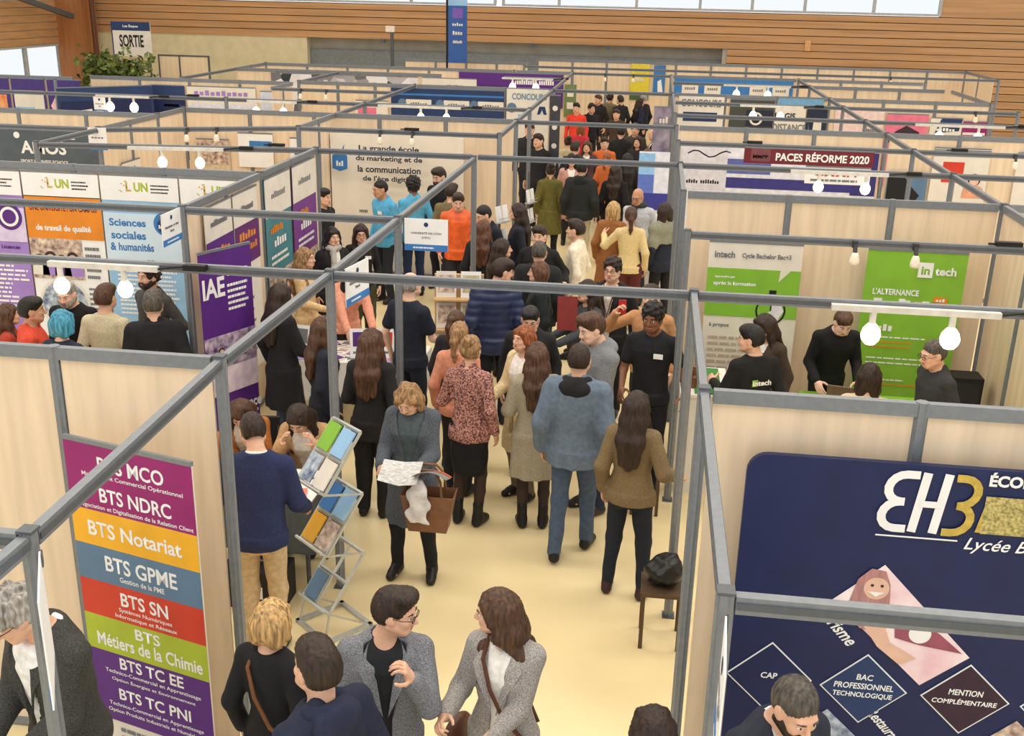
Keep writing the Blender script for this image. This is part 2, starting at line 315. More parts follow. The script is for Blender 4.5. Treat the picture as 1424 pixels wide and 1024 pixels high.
B((RA, 14.9), (RB, 14.9), 'grey beam above the wine red sign'); B((RB, 14.9), (8.4, 14.9), 'grey beam with a small lamp at the right')
B((XA, 14.9), (XA, 16.7), 'grey beam along the aisle above two standing visitors'); B((XA, 16.7), (XA, 18.5), 'grey beam along the aisle beyond the two standing visitors'); B((-7.5, 12.4), (-7.5, 13.95), 'grey beam crossing the slate grey backdrop'); 
B((XA, 16.7), (RA, 16.7), 'grey overhead beam crossing the aisle over the far crowd'); B((XA, 22.5), (RA, 22.5), 'far grey overhead beam crossing the aisle'); B((XA, 27.7), (RA, 27.7), 'farthest grey overhead beam crossing the aisle')
B((-7.5, 18.5), (-5, 18.5), 'grey beam with two glowing bulbs in the left rows'); B((-5, 18.5), (XA, 18.5), 'grey beam before the dark blue backdrop'); B((-7.5, 20.8), (-5, 20.8), 'grey beam behind two glowing bulbs')
B((-5, 16.7), (-5, 18.5), 'dark grey beam receding in the left rows, nearer'); B((-5, 18.5), (-5, 22.5), 'dark grey beam receding in the left rows, farther'); B((-7.5, 22.5), (-7.5, 25.5), 'grey beam receding behind the left rows')
B((RA, 18.5), (RB, 18.5), 'grey beam before the competition banners'); B((RA, 20.8), (RB, 20.8), 'second grey beam before the competition banners'); B((RB, 18.5), (6.5, 18.5), 'grey beam before the pink stand'); B((RB, 20.8), (6.5, 20.8), 'second grey beam before the pink stand')
B((RA, 18.5), (RA, 22.5), 'grey beam along the right aisle by the competition banners'); B((RA, 22.5), (RA, 27.7), 'grey beam along the right aisle by the pale blue banner'); B((XA, 18.5), (XA, 22.5), 'grey beam along the left aisle by the competition poster'); B((XA, 22.5), (XA, 27.7), 'grey beam along the left aisle by the purple banner')
for i, (a, b) in enumerate(zip([10.9, 12.85, 14.9, 16.7, 18.5, 20.8, 22.5, 25.6], [12.85, 14.9, 16.7, 18.5, 20.8, 22.5, 25.6, 27.7])): B((RB, a), (RB, b), 'pale beam receding along the rear of the right stands, %s' % nth[i])
B((-12, 18.5), (-7.5, 18.5), 'white edged beam with bulbs before the blue left banner'); B((-10.1, 22.5), (-10.1, 25.6), 'grey beam receding at the far left'); B((RA, 25.6), (RB, 25.6), 'grey beam over the pale blue banner'); B((-3.6, 29.8), (8.7, 29.8), 'long thin beam before the farthest wall'); B((-3.6, 25.6), (XA, 25.6), 'thin beam over the purple banner')
# ------------------------------------------------------------------ implicit-surface modeller
def smin(a, b, k):
    h = np.clip(.5+.5*(b-a)/k, 0, 1); return b*(1-h)+a*h - k*h*(1-h)
class SDF:
    def __init__(s, lo, hi, h):
        s.h = h; s.lo = np.array(lo, float); n = np.ceil((np.array(hi)-s.lo)/h).astype(int)+1; s.n = n
        s.D = np.full(n, 9., np.float32); s.I = np.zeros(n, np.int8)
        s.ax = [s.lo[i]+np.arange(n[i])*h for i in range(3)]
    def sub(s, lo, hi):
        a = np.clip(np.floor((np.array(lo)-s.lo)/s.h).astype(int), 0, s.n); b = np.clip(np.ceil((np.array(hi)-s.lo)/s.h).astype(int)+1, 0, s.n)
        if (b <= a).any(): return None
        sl = tuple(slice(a[i], b[i]) for i in range(3)); P = np.meshgrid(*[s.ax[i][sl[i]] for i in range(3)], indexing='ij'); return sl, P
    def put(s, sl, d, k, mid, cut=False):
        old = s.D[sl]
        if cut: s.D[sl] = -smin(-old, d, k) if k else np.maximum(old, -d); return
        if mid is not None: s.I[sl] = np.where(d < old, mid, s.I[sl])
        s.D[sl] = smin(old, d, k) if k else np.minimum(old, d)
    def cap(s, a, b, ra, rb, k=.02, mid=0, cut=False, flat=None):
        """rounded cone from a to b; flat = (axis vector, factor) squeezes it along that axis"""
        a, b = np.array(a, float), np.array(b, float); m = max(ra, rb)+k+.025
        q = s.sub(np.minimum(a, b)-m, np.maximum(a, b)+m)
        if q is None: return s
        sl, (X, Y, Z) = q; d = b-a; L2 = max(d@d, 1e-9)
        px, py, pz = X-a[0], Y-a[1], Z-a[2]; t = np.clip((px*d[0]+py*d[1]+pz*d[2])/L2, 0, 1)
        qx, qy, qz = px-t*d[0], py-t*d[1], pz-t*d[2]
        if flat is not None:
            u = np.array(flat[0], float); u /= np.linalg.norm(u); e = qx*u[0]+qy*u[1]+qz*u[2]; f = 1/flat[1]-1
            qx = qx+e*u[0]*f; qy = qy+e*u[1]*f; qz = qz+e*u[2]*f
        s.put(sl, np.sqrt(qx*qx+qy*qy+qz*qz)-(ra+(rb-ra)*t), k, mid, cut); return s
    def chain(s, pts, rs, k=.02, mid=0, flat=None):
        for i in range(len(pts)-1): s.cap(pts[i], pts[i+1], rs[i], rs[i+1], k, mid, False, flat)
        return s
    def ell(s, c, r, k=.02, mid=0, cut=False, M=None):
        c = np.array(c, float); r = np.array(r, float); m = r.max()+k+.02 if M is not None else r+k+.02
        q = s.sub(c-m, c+m)
        if q is None: return s
        sl, (X, Y, Z) = q; x, y, z = X-c[0], Y-c[1], Z-c[2]
        if M is not None: x, y, z = (M[0][0]*x+M[1][0]*y+M[2][0]*z, M[0][1]*x+M[1][1]*y+M[2][1]*z, M[0][2]*x+M[1][2]*y+M[2][2]*z)
        k0 = np.sqrt((x/r[0])**2+(y/r[1])**2+(z/r[2])**2); k1 = np.sqrt((x/r[0]**2)**2+(y/r[1]**2)**2+(z/r[2]**2)**2)+1e-6
        s.put(sl, k0*(k0-1)/k1, k, mid, cut); return s
    def loft(s, prof, T, k=.02, mid=0, cut=False, bumps=0.):
        """prof rows (z, rx, ry, yc) in the frame T (numpy 4x4); an elliptical column"""
        prof = np.array(prof, float); zz = prof[:, 0]; m = max(prof[:, 1].max(), prof[:, 2].max())+k+.03
        cs = np.array([T[:3, :3] @ [0, p[3], p[0]] + T[:3, 3] for p in prof]); q = s.sub(cs.min(0)-m, cs.max(0)+m)
        if q is None: return s
        sl, (X, Y, Z) = q; R = T[:3, :3]; ox, oy, oz = T[:3, 3]; a, b, c = X-ox, Y-oy, Z-oz
        x = R[0, 0]*a+R[1, 0]*b+R[2, 0]*c; y = R[0, 1]*a+R[1, 1]*b+R[2, 1]*c; z = R[0, 2]*a+R[1, 2]*b+R[2, 2]*c
        rx = np.interp(z, zz, prof[:, 1]); ry = np.interp(z, zz, prof[:, 2]); yc = np.interp(z, zz, prof[:, 3]); y = y-yc
        if bumps: th = np.arctan2(y, x); w = np.clip((zz.max()-z)/(zz.max()-zz.min()+1e-6), 0, 1); f = 1+bumps*w*np.sin(th*9+z*3); rx = rx*f; ry = ry*f
        d = (np.sqrt((x/rx)**2+(y/ry)**2)-1)*np.minimum(rx, ry)
        d = np.maximum(d, np.maximum(zz.min()-z, z-zz.max()))
        s.put(sl, d, k, mid, cut); return s
    def half(s, p, nrm):                                  # cut away the side the normal points to
        X, Y, Z = np.meshgrid(*s.ax, indexing='ij'); n = np.array(nrm, float); n /= np.linalg.norm(n)
        s.D = np.maximum(s.D, ((X-p[0])*n[0]+(Y-p[1])*n[1]+(Z-p[2])*n[2]).astype(np.float32)); return s
    def folds(s, amp, seed=0, f=26.):
        X, Y, Z = np.meshgrid(*s.ax, indexing='ij'); r = np.random.default_rng(seed); p = r.uniform(0, 6, 6)
        s.D = s.D + (amp*(np.sin(f*(.5*X+.4*Y+Z)+p[0]+2*np.sin(9*X+p[1]))*.6+np.sin(f*1.3*(X-.7*Y-.6*Z)+p[2]+1.5*np.sin(8*Y+p[3]))*.5)).astype(np.float32); return s
    def strands(s, amp, c, f=46, seed=0):
        X, Y, Z = np.meshgrid(*s.ax, indexing='ij'); th = np.arctan2(Y-c[1], X-c[0]); s.D = s.D+(amp*np.sin(th*f+4*np.sin(9*Z+seed)+seed)).astype(np.float32); return s
    def curls(s, amp, f=70, seed=0):
        X, Y, Z = np.meshgrid(*s.ax, indexing='ij'); s.D = s.D+(amp*(np.sin(f*X+3*np.sin(25*Y)+seed)+np.sin(f*Y+3*np.sin(24*Z))+np.sin(f*Z+3*np.sin(26*X)))/1.5).astype(np.float32); return s
    def mesh(s):
        D = np.pad(s.D, 1, constant_values=.5); I = np.pad(s.I, 1); lo = s.lo-s.h; S = D < 0; n = np.array(D.shape)
        acc = np.zeros(tuple(n-1)+(3,), np.float32); cnt = np.zeros(tuple(n-1), np.int16); quads = []; mids = []; flat = np.arange((n-1).prod()).reshape(n-1)
        for a in range(3):
            i0 = [slice(None)]*3; i1 = [slice(None)]*3; i0[a] = slice(0, -1); i1[a] = slice(1, None)
            E = S[tuple(i0)] != S[tuple(i1)]; b, c = (a+1) % 3, (a+2) % 3
            idx = np.argwhere(E); ok = (idx[:, b] > 0) & (idx[:, c] > 0) & (idx[:, b] < n[b]-1) & (idx[:, c] < n[c]-1); idx = idx[ok]
            if not len(idx): continue
            j = idx.copy(); j[:, a] += 1; d0 = D[tuple(idx.T)]; d1 = D[tuple(j.T)]; p = idx.astype(np.float32); p[:, a] += d0/(d0-d1)
            ins = d0 < 0; ids = []
            for db, dc in ((-1, -1), (0, -1), (0, 0), (-1, 0)):
                q = idx.copy(); q[:, b] += db; q[:, c] += dc; np.add.at(acc, tuple(q.T), p); np.add.at(cnt, tuple(q.T), 1); ids.append(flat[tuple(q.T)])
            Q = np.stack(ids, 1); Q = np.where(ins[:, None], Q, Q[:, ::-1]); quads.append(Q)
            mids.append(np.where(ins, I[tuple(idx.T)], I[tuple(j.T)]))
        if not quads: return np.zeros((0, 3)), np.zeros((0, 4), int), np.zeros(0, int)
        Q = np.concatenate(quads); mid = np.concatenate(mids); used = cnt.ravel() > 0; rem = np.cumsum(used)-1
        V = acc.reshape(-1, 3)[used]/cnt.ravel()[used][:, None]*s.h+lo
        return V.astype(np.float32), rem[Q], mid
def to_mesh(name, parts, mats, smooth=True):
    """parts: list of (V, F(quads), material index array)"""
    V = []; F = []; I = []; o = 0
    for v, f, i in parts: V.append(v); F.append(f+o); I.append(i); o += len(v)
    V = np.concatenate(V); F = np.concatenate(F); I = np.concatenate(I)
    me = bpy.data.meshes.new(name); me.vertices.add(len(V)); me.vertices.foreach_set('co', np.ascontiguousarray(V, np.float32).ravel())
    me.loops.add(F.size); me.loops.foreach_set('vertex_index', np.ascontiguousarray(F, np.int32).ravel())
    me.polygons.add(len(F)); me.polygons.foreach_set('loop_start', np.arange(len(F), dtype=np.int32)*4); me.polygons.foreach_set('loop_total', np.full(len(F), 4, np.int32))
    for m in mats: me.materials.append(m)
    me.polygons.foreach_set('material_index', I.astype(np.int32)); me.polygons.foreach_set('use_smooth', np.ones(len(F), bool)); me.update(calc_edges=True)
    return me
def rotm(ax, a):
    c, s = math.cos(a), math.sin(a)
    return np.array({'x': [[1, 0, 0], [0, c, -s], [0, s, c]], 'y': [[c, 0, s], [0, 1, 0], [-s, 0, c]], 'z': [[c, -s, 0], [s, c, 0], [0, 0, 1]]}[ax])
def mx(R=None, t=(0, 0, 0)):
    T = np.eye(4); T[:3, :3] = np.eye(3) if R is None else R; T[:3, 3] = t; return T
def tf(T, p): return T[:3, :3] @ np.array(p, float) + T[:3, 3]
# ------------------------------------------------------------------ head and hand masters
def uv_sphere(c, r, n=10, mid=0):
    V = []; F = []
    for i in range(n+1):
        for j in range(2*n): a = PI*i/n; b = PI*j/n; V.append((c[0]+r[0]*math.sin(a)*math.cos(b), c[1]+r[1]*math.sin(a)*math.sin(b), c[2]+r[2]*math.cos(a)))
    for i in range(n):
        for j in range(2*n): k = (j+1) % (2*n); F.append((i*2*n+j, (i+1)*2*n+j, (i+1)*2*n+k, i*2*n+k))
    return np.array(V, np.float32), np.array(F), np.full(len(F), mid)
def head_master(fem, h):
    s = SDF((-.1, -.13, -.2), (.1, .14, .15), h)
    s.ell((0, -.014, .032), (.074, .093, .086), .01); s.ell((0, .028, -.03), (.06 if fem else .063, .066, .088), .03)
    s.ell((0, .058, -.093), (.03 if fem else .037, .03, .026), .03); s.cap((-.034, .07, -.075), (-.058, .0, -.05), .022, .024, .02); s.cap((.034, .07, -.075), (.058, .0, -.05), .022, .024, .02)
    s.cap((-.032, .079, .02), (.032, .079, .02), .013 if fem else .0155, .013 if fem else .0155, .018)
    for x in (-1, 1): s.ell((x*.038, .068, -.028), (.022, .024, .022), .02); s.ell((x*.031, .104, .001), (.016, .016, .009), .012, cut=True)
    s.cap((0, .092, .01), (0, .112, -.028), .008, .0125, .008); s.ell((.011, .1, -.034), (.009, .012, .008), .006); s.ell((-.011, .1, -.034), (.009, .012, .008), .006)
    s.cap((-.019, .084, -.062), (.019, .084, -.062), .0075, .0075, .004, mid=1); s.cap((-.012, .09, -.064), (.012, .09, -.064), .0085, .0085, .006, mid=1)
    for x in (-1, 1): s.ell((x*.079, -.004, -.006), (.009, .022, .032), .006); s.ell((x*.074, .012, -.02), (.012, .014, .022), .008)
    s.cap((0, -.02, -.07), (0, -.035, -.19), .05 if fem else .056, .055 if fem else .063, .03)
    out = [s.mesh()]
    for x in (-1, 1):
        out.append(uv_sphere((x*.031, .0815, .0), (.0125, .0115, .0066), 8, 2)); out.append(uv_sphere((x*.031, .0895, .0), (.0058, .0045, .0060), 6, 3))
        b = SDF((-.07, .06, .0), (.07, .12, .06), h*.7).cap((x*.016, .096, .024), (x*.035, .094, .03), .004, .004, .002, 4).cap((x*.035, .094, .03), (x*.05, .08, .024), .004, .003, .002, 4); out.append(b.mesh())
        out[-1] = (out[-1][0], out[-1][1], np.full(len(out[-1][1]), 4))
    return out
HEADS = {(f, q): head_master(f, .0058 if q else .009) for f in (0, 1) for q in (0, 1)}
def hand_master(curl, h):
    """right hand, wrist at the origin, fingers along +y, palm facing -z, thumb on the -x side"""
    s = SDF((-.1, -.05, -.11), (.07, .22, .05), h)
    s.cap((0, -.03, 0), (0, .02, 0), .027, .03, .012, flat=((0, 0, 1), .8)); s.ell((0, .05, 0), (.041, .05, .016), .012); s.ell((-.022, .03, -.008), (.02, .034, .016), .01)
    for x, L, y in ((-.029, .074, .088), (-.009, .082, .093), (.011, .077, .09), (.03, .06, .082)):
        a = np.array((x, y, 0.)); ang = curl*.6; seg = [L*.46, L*.31, L*.25]; r = .0092; s.cap((x*.9, .06, 0), a, .012, .0105, .006)
        for q in range(3):
            b = a + np.array((x*.12*(1-q*.3)/.08*.01, math.cos(ang), -math.sin(ang)))*seg[q]; s.cap(a, b, r, r*.9, .0015); a = b; ang += curl*(.9 if q == 0 else .7); r *= .9
    a = np.array((-.032, .022, -.006))
    for d, r in (((-.03, .026, -.012), .0125), ((-.014, .028, -.01*(1+curl)), .0105), ((-.004, .024, -.006*(1+curl)), .009)): b = a+np.array(d); s.cap(a, b, r, r*.92, .004); a = b
    return s.mesh()
HANDS = {(c, q): hand_master({'open': .18, 'relax': .45, 'grip': .95}[c], .0042 if q else .007) for c in ('open', 'relax', 'grip') for q in (0, 1)}
# ------------------------------------------------------------------ people
SKIN = {'pale': (232, 192, 170), 'fair': (222, 176, 150), 'tan': (196, 146, 116), 'brown': (128, 86, 62), 'dark': (92, 60, 44)}
def skin_m(k):
    m = mat('skin '+k, SKIN[k], .5, .03, 20, spec=.35)
    m.node_tree.nodes['Principled BSDF'].inputs['Subsurface Weight'].default_value = .06; m.node_tree.nodes['Principled BSDF'].inputs['Subsurface Radius'].default_value = (.02, .008, .005)
    return m
LIPS = mat('lips', (178, 104, 96), .4, .03); EYEW = mat('eye white', (232, 230, 226), .3, .01); IRIS = mat('iris', (44, 32, 26), .2, .05)
HAIRC = {'black': (26, 22, 22), 'dark': (46, 32, 26), 'brown': (78, 52, 36), 'chestnut': (92, 58, 40), 'lbrown': (150, 116, 80), 'blond': (186, 150, 100), 'grey': (150, 146, 140), 'dgrey': (80, 74, 68), 'ginger': (140, 78, 44), 'blue': (64, 140, 170)}
def hair_m(k): return mat('hair '+k, HAIRC[k], .5, .34, 60, .9, stretch=(1, 1, .12), spec=.4, bdist=.006)
def cloth(rgb, kind='plain'):
    n = 'cloth %s %d %d %d' % ((kind,)+tuple(rgb))
    if kind == 'floral': return mat(n, rgb, .8, scale=95, kind='voronoi', rgb2=(92, 58, 62))
    if kind == 'tweed': return mat(n, rgb, .9, .28, 160, .3)
    if kind == 'denim': return mat(n, rgb, .85, .09, 26, .3)
    if kind == 'knit': return mat(n, rgb, .95, .1, 90, .5)
    if kind == 'shiny': return mat(n, rgb, .35, .1, 12, .2)
    return mat(n, rgb, .85, .08, 30, .2)
def body_prof(fem, infl=0., belly=0.):
    if fem: P = [(.80, .15, .105, 0), (.90, .168, .118, -.005), (.98, .155, .108, 0), (1.10, .122, .09, .0), (1.20, .134, .098, .004), (1.29, .148, .112, .012), (1.37, .15, .098, .0), (1.43, .125, .078, -.012), (1.475, .07, .06, -.02)]
    else: P = [(.80, .15, .11, 0), (.90, .16, .12, 0), (.98, .155, .112+belly, belly*.6), (1.10, .148, .106+belly, belly*.6), (1.22, .163, .114, .0), (1.33, .178, .118, .0), (1.40, .165, .1, -.006), (1.45, .125, .078, -.015), (1.49, .075, .065, -.02)]
    return [(z, rx+infl, ry+infl, y) for z, rx, ry, y in P]
def ik(a, b, l1, l2, pole):
    a, b = np.array(a, float), np.array(b, float); d = b-a; L = np.linalg.norm(d); mxl = (l1+l2)*.995
    if L > mxl: b = a+d/L*mxl; d = b-a; L = mxl
    d = d/L; x = (l1*l1-l2*l2+L*L)/(2*L); hgt = math.sqrt(max(l1*l1-x*x, 0)); p = np.array(pole, float); p = p-d*(p@d); p = p/(np.linalg.norm(p)+1e-9)
    return a+d*x+p*hgt, b
def put_parts(parts, T): return [((v @ T[:3, :3].T + T[:3, 3]).astype(np.float32), f, i) for v, f, i in parts]
NP = [0]
def person(x, y, face, label, h=1.72, fem=0, skin='fair', hair=('short', 'dark'), top=('sweater', (40, 40, 46)), bottom=('trousers', (36, 38, 48)), shoes=(28, 26, 26),
           L=None, R=None, head=(0, 0), lean=0., twist=0., stride=0., spread=.0, near=1, extras=(), belly=0., hands=('relax', 'relax'), group=None, cut_z=None, sit=False, z=0., fat=1.):
    """x, y: where the feet stand; face: heading in degrees, 0 away from the camera's side, 90 to the right; L and R: wrist targets (right, forward, up) in metres for a 1.75 m figure"""
    NP[0] += 1; sid = NP[0]; S = h/1.75; gh = {2: .0095, 1: .0115, 0: .017}[near]; q = 1 if near else 0
    o = thing('person', label, 'person', (x, y, z), -math.radians(face), group)
    dz = -.42 if sit else 0.
    pel = np.array((0, 0, .95+dz)); Tl = mx(rotm('x', -math.radians(lean)) @ rotm('z', -math.radians(twist)), pel) @ mx(None, -np.array((0, 0, .95)))     # torso frame
    Tp = mx(None, (0, 0, dz)); sw = .148 if fem else .175; sh = {s: tf(Tl, (s*sw, -.012, 1.395)) for s in (-1, 1)}
    nb = tf(Tl, (0, -.012, 1.475)); Rh = rotm('z', -math.radians(head[0]+twist)) @ rotm('x', -math.radians(head[1]+lean*.45)); Th = mx(Rh, nb) @ mx(None, (0, .035, .152)); hs = .97 if fem else 1.0; Th[:3, :3] *= hs
    def wr(t, s):
        if t is None: return tf(Tl, (s*(sw+.085), .02, .885)) if not sit else np.array((s*.2, .3, .62))
        return np.array(t, float)
    arms = {}
    for s, t in ((-1, L), (1, R)):
        tgt = wr(t, s); pole = (s*.32, -.6, -.75) if t is not None else (s*.35, -1, 0); e, wq = ik(sh[s], tgt, .285, .262, pole); arms[s] = (sh[s], e, wq)
    legs = {}
    for s in (-1, 1):
        hip = np.array((s*.088, 0, .90+dz)); fy = stride*s*.5
        if sit: ank = np.array((s*.1, .42, .09)); kn = np.array((s*.11, .43, .5)); 
        else: ank = np.array((s*(.095+spread), fy-.02, .085)); kn, ank = ik(hip, ank, .42, .40, (s*.1, 1, 0))
        legs[s] = (hip, kn, ank)
    pts = [p for a in arms.values() for p in a]+[p for a in legs.values() for p in a]+[tf(Th, (0, 0, .13)), tf(Th, (0, .1, -.1))]
    lo = np.min(pts, 0)-.17; hi = np.max(pts, 0)+.17; lo[2] = max(lo[2], .03); lo[:2] = np.minimum(lo[:2], -.25); hi[:2] = np.maximum(hi[:2], .25)
    kt, kc = top[0], top[1]; tk = top[2] if len(top) > 2 else 'plain'
    # --- body: one continuous skin surface
    b = SDF(lo, hi, gh*1.15); b.loft(body_prof(fem, -.012), Tl, .03)
    for s in (-1, 1):
        a = arms[s]; b.chain(a, [.046, .036, .024], .02); hp = legs[s]; b.chain(hp, [.078, .05, .034], .02); b.cap(hp[2], hp[2]+np.array((0, .1, -.05)), .034, .028, .02); b.cap(tf(Tl, (0, -.015, 1.425)), sh[s], .046, .045, .03)
    b.cap(tf(Tl, (0, -.015, 1.40)), tf(Th, (0, -.03, -.12)), .058, .052 if fem else .058, .03)
    if cut_z: b.half((0, 0, cut_z), (0, 0, -1))
    parts = [b.mesh()]; parts += put_parts(HEADS[(fem, q)], Th)
    hw = {}
    for s in (-1, 1):
        e, wq = arms[s][1], arms[s][2]; f = (wq-e)/np.linalg.norm(wq-e); inn = np.array((-s*1., .15, -.25)); 
        if (L if s < 0 else R) is not None: inn = np.array((-s*.75, -.1, -.6))
        nz = -(inn-f*(inn@f)); nz /= np.linalg.norm(nz); xx = np.cross(f, nz); Mh = np.eye(4); Mh[:3, 0] = xx; Mh[:3, 1] = f; Mh[:3, 2] = nz; Mh[:3, 3] = wq
        hm = HANDS[(hands[0] if s < 0 else hands[1], q)]; v, fq, iq = hm; thumb_in = xx  # thumb should point forward/up: mirror if needed
        sgn = 1 if (-xx) @ np.array((-s*.25, .7, .7)) > 0 else -1
        v2 = v*np.array([sgn, 1, 1], np.float32)*(.9 if fem else 1.); fq2 = fq if sgn > 0 else fq[:, ::-1]
        parts += put_parts([(v2, fq2, iq)], Mh); hw[s] = (wq, f, nz)
    SK = skin_m(skin); body = link('body', to_mesh('body', parts, [SK, LIPS, EYEW, IRIS, hair_m(hair[1])]), o)
    def emit(name, sd, m, mids=None, lab=None):
        if cut_z: sd.half((0, 0, cut_z), (0, 0, -1))
        v, f, i = sd.mesh()
        if not len(f): return None
        ob = link(name, to_mesh(name, [(v, f, i)], m if isinstance(m, list) else [m]), o)
        if lab: ob['label'] = lab
        return ob
    # --- upper garment
    if kt:
        inf = {'tshirt': .006, 'shirt': .01, 'sweater': .014, 'hoodie': .02, 'jacket': .022, 'coat': .026, 'puffer': .04, 'blazer': .02, 'dress': .012}[kt]*fat + (fat-1)*.03; lng = {'coat': .52, 'dress': .56, 'jacket': .80, 'blazer': .76, 'puffer': .80, 'hoodie': .84, 'sweater': .84, 'shirt': .82, 'tshirt': .84}[kt]
        g = SDF(lo, hi, gh); pr = [p for p in body_prof(fem, inf, belly) if p[0] > .87]; g.loft([(.86, pr[0][1]-.002, pr[0][2]-.002, 0)]+pr, Tl, .035)
        if lng < .87 and not sit:
            rb = pr[0]; g.loft([(lng, rb[1]+(.03 if lng < .7 else .006), rb[2]+(.03 if lng < .7 else .008), 0), (.93, rb[1]+.004, rb[2]+.004, 0)], Tp, .03, bumps=.05 if lng < .7 else .02)
        full = kt != 'tshirt'
        for s in (-1, 1):
            a, e, wq = arms[s]; r0, r1, r2 = .05+inf*.7, .042+inf*.75, .034+inf*.7; g.cap(tf(Tl, (s*.04, -.018, 1.43)), a, .044+inf*.4, r0, .03)
            if full: g.chain([a, e, e+(wq-e)*.9], [r0, r1, r2], .025)
            else: g.cap(a, a+(e-a)*.62, r0, r1+.012, .03)
        if fem and kt not in ('coat', 'puffer'):
            for s in (-1, 1): g.ell(tf(Tl, (s*.062, .088, 1.265)), (.058, .05, .055), .04)
        if kt in ('hoodie',): g.ell(tf(Tl, (0, -.085, 1.44)), (.12, .075, .06), .03); g.cap(tf(Tl, (-.08, -.02, 1.49)), tf(Tl, (-.05, .06, 1.43)), .03, .025, .02); g.cap(tf(Tl, (.08, -.02, 1.49)), tf(Tl, (.05, .06, 1.43)), .03, .025, .02)
        if kt in ('jacket', 'coat', 'shirt', 'puffer') : g.cap(tf(Tl, (-.05, -.03, 1.50)), tf(Tl, (.05, -.03, 1.50)), .03, .03, .03); 
        g.folds(.0022 if kt in ('tshirt', 'sweater') else .0034, sid)
        if kt == 'puffer':
            X, Y, Z = np.meshgrid(*g.ax, indexing='ij'); g.D = g.D - (.008*np.abs(np.sin(Z*42))).astype(np.float32)
        op = kt in ('blazer', 'coat') or 'open' in extras
        if op:      # open front: a wedge cut out so that the shirt below shows
            wd = .075 if 'open' in extras else .062
            X, Y, Z = np.meshgrid(*g.ax, indexing='ij'); Rt = Tl[:3, :3]; t = Tl[:3, 3]; a_, b_, c_ = X-t[0], Y-t[1], Z-t[2]
            xl = Rt[0, 0]*a_+Rt[1, 0]*b_+Rt[2, 0]*c_; yl = Rt[0, 1]*a_+Rt[1, 1]*b_+Rt[2, 1]*c_; zl = Rt[0, 2]*a_+Rt[1, 2]*b_+Rt[2, 2]*c_
            ww = np.clip((zl-1.06)/.36, 0, 1)*wd + (.03 if 'open' in extras else .004); v = np.maximum(np.maximum(np.abs(xl)-ww, .03-yl), .70-zl)
            g.D = np.maximum(g.D, -v.astype(np.float32))
        g.ell(tf(Tl, (0, .02, 1.50)), (.062, .075, .055), .008, cut=True)
        gm = cloth(kc, tk); emit({'tshirt': 'shirt'}.get(kt, kt), g, gm)
        inner = next((e[1] for e in extras if isinstance(e, tuple) and e[0] == 'inner'), None)
        if op or inner:
            inner = inner or (235, 232, 226); gi = SDF(lo, hi, gh); gi.loft([p for p in body_prof(fem, max(inf-.016, .003), belly*.9) if p[0] > .88], Tl, .03)
            if fem:
                for s in (-1, 1): gi.ell(tf(Tl, (s*.055, .066, 1.265)), (.05, .04, .05), .04)
            gi.ell(tf(Tl, (0, .05, 1.49)), (.06, .08, .055), .01, cut=True); emit('undershirt', gi, cloth(inner))
        if kt in ('blazer',) and near:
            for s in (-1, 1):
                lp = MB(); yy = .118+inf; lp.add([tf(Tl, p) for p in ((s*.075, .03, 1.475), (s*.135, yy*.78, 1.36), (s*.085, yy+.004, 1.27), (s*.012, yy+.004, 1.10), (s*.05, yy*.8, 1.36))], [(0, 1, 4), (4, 1, 2, 3)])
                lob = lp.build('lapel', gm, o); md = lob.modifiers.new('thick', 'SOLIDIFY'); md.thickness = .008
    # --- lower garment
    bk, bc = bottom[0], bottom[1]; bt = bottom[2] if len(bottom) > 2 else 'plain'
    if bk and not (cut_z and cut_z > 1.0):
        g = SDF(lo, hi, gh); k = 1.0 if bk != 'wide' else 1.25; g.loft([(z, rx, ry, yy) for z, rx, ry, yy in body_prof(fem, .002) if z < 1.05], Tp, .03)
        if bk in ('trousers', 'wide', 'jeans'):
            for s in (-1, 1):
                hp, kn, an = legs[s]; g.chain([hp+np.array((0, 0, -.02)), kn, an+np.array((0, 0, .0))], [.092*k, .064*k, (.047 if fem else .055)*k], .03)
        elif bk == 'skirt':
            ln = bottom[3] if len(bottom) > 3 else .48; g.loft([(ln, .15, .125, .01), (.7, .172, .135, 0), (.90, .166, .115, 0), (1.0, .140, .095, 0), (1.04, .120, .085, 0)], Tp, .03)
        g.folds(.003, sid+50); emit('skirt' if bk == 'skirt' else 'trousers', g, cloth(bc, bt))
        if bk == 'skirt' or kt == 'dress':
            g = SDF(lo, hi, gh)
            for s in (-1, 1): hp, kn, an = legs[s]; g.chain([hp, kn, kn+(an-kn)*.4, an], [.085, .056, .052, .036], .02)
            emit('tights', g, mat('sheer dark tights', (58, 42, 40), .6))
    if shoes and not (cut_z and cut_z > .3):
        for s in (-1, 1):
            an = legs[s][2]; t = (4+6*stride*s) if stride else 6; R_ = rotm('z', -s*math.radians(10)); bt_ = len(bottom) > 4 or bk == 'skirt' or 'boots' in extras
            g = SDF(an-np.array((.14, .16, .1)), an+np.array((.14, .26, .16)), min(gh, .009)); f = lambda p: an+R_ @ np.array(p)
            g.cap(f((0, -.03, -.045)), f((0, .13, -.055)), .043, .038, .02, flat=((0, 0, 1), .95)); g.cap(f((0, -.008, -.005)), f((0, .085, -.035)), .046, .041, .02)
            if bt_: g.cap(f((0, 0, -.02)), f((0, 0, .12)), .046, .046, .02)
            g.half((0, 0, .004), (0, 0, -1)); v, fq, iq = g.mesh()
            if len(fq): link('boot' if bt_ else 'shoe', to_mesh('shoe', [(v, fq, iq)], [mat('leather %d %d %d' % tuple(shoes), shoes, .45, .1, 20, .1)]), o)
    # --- hair
    hk = hair[0]; HM = hair_m(hair[1])
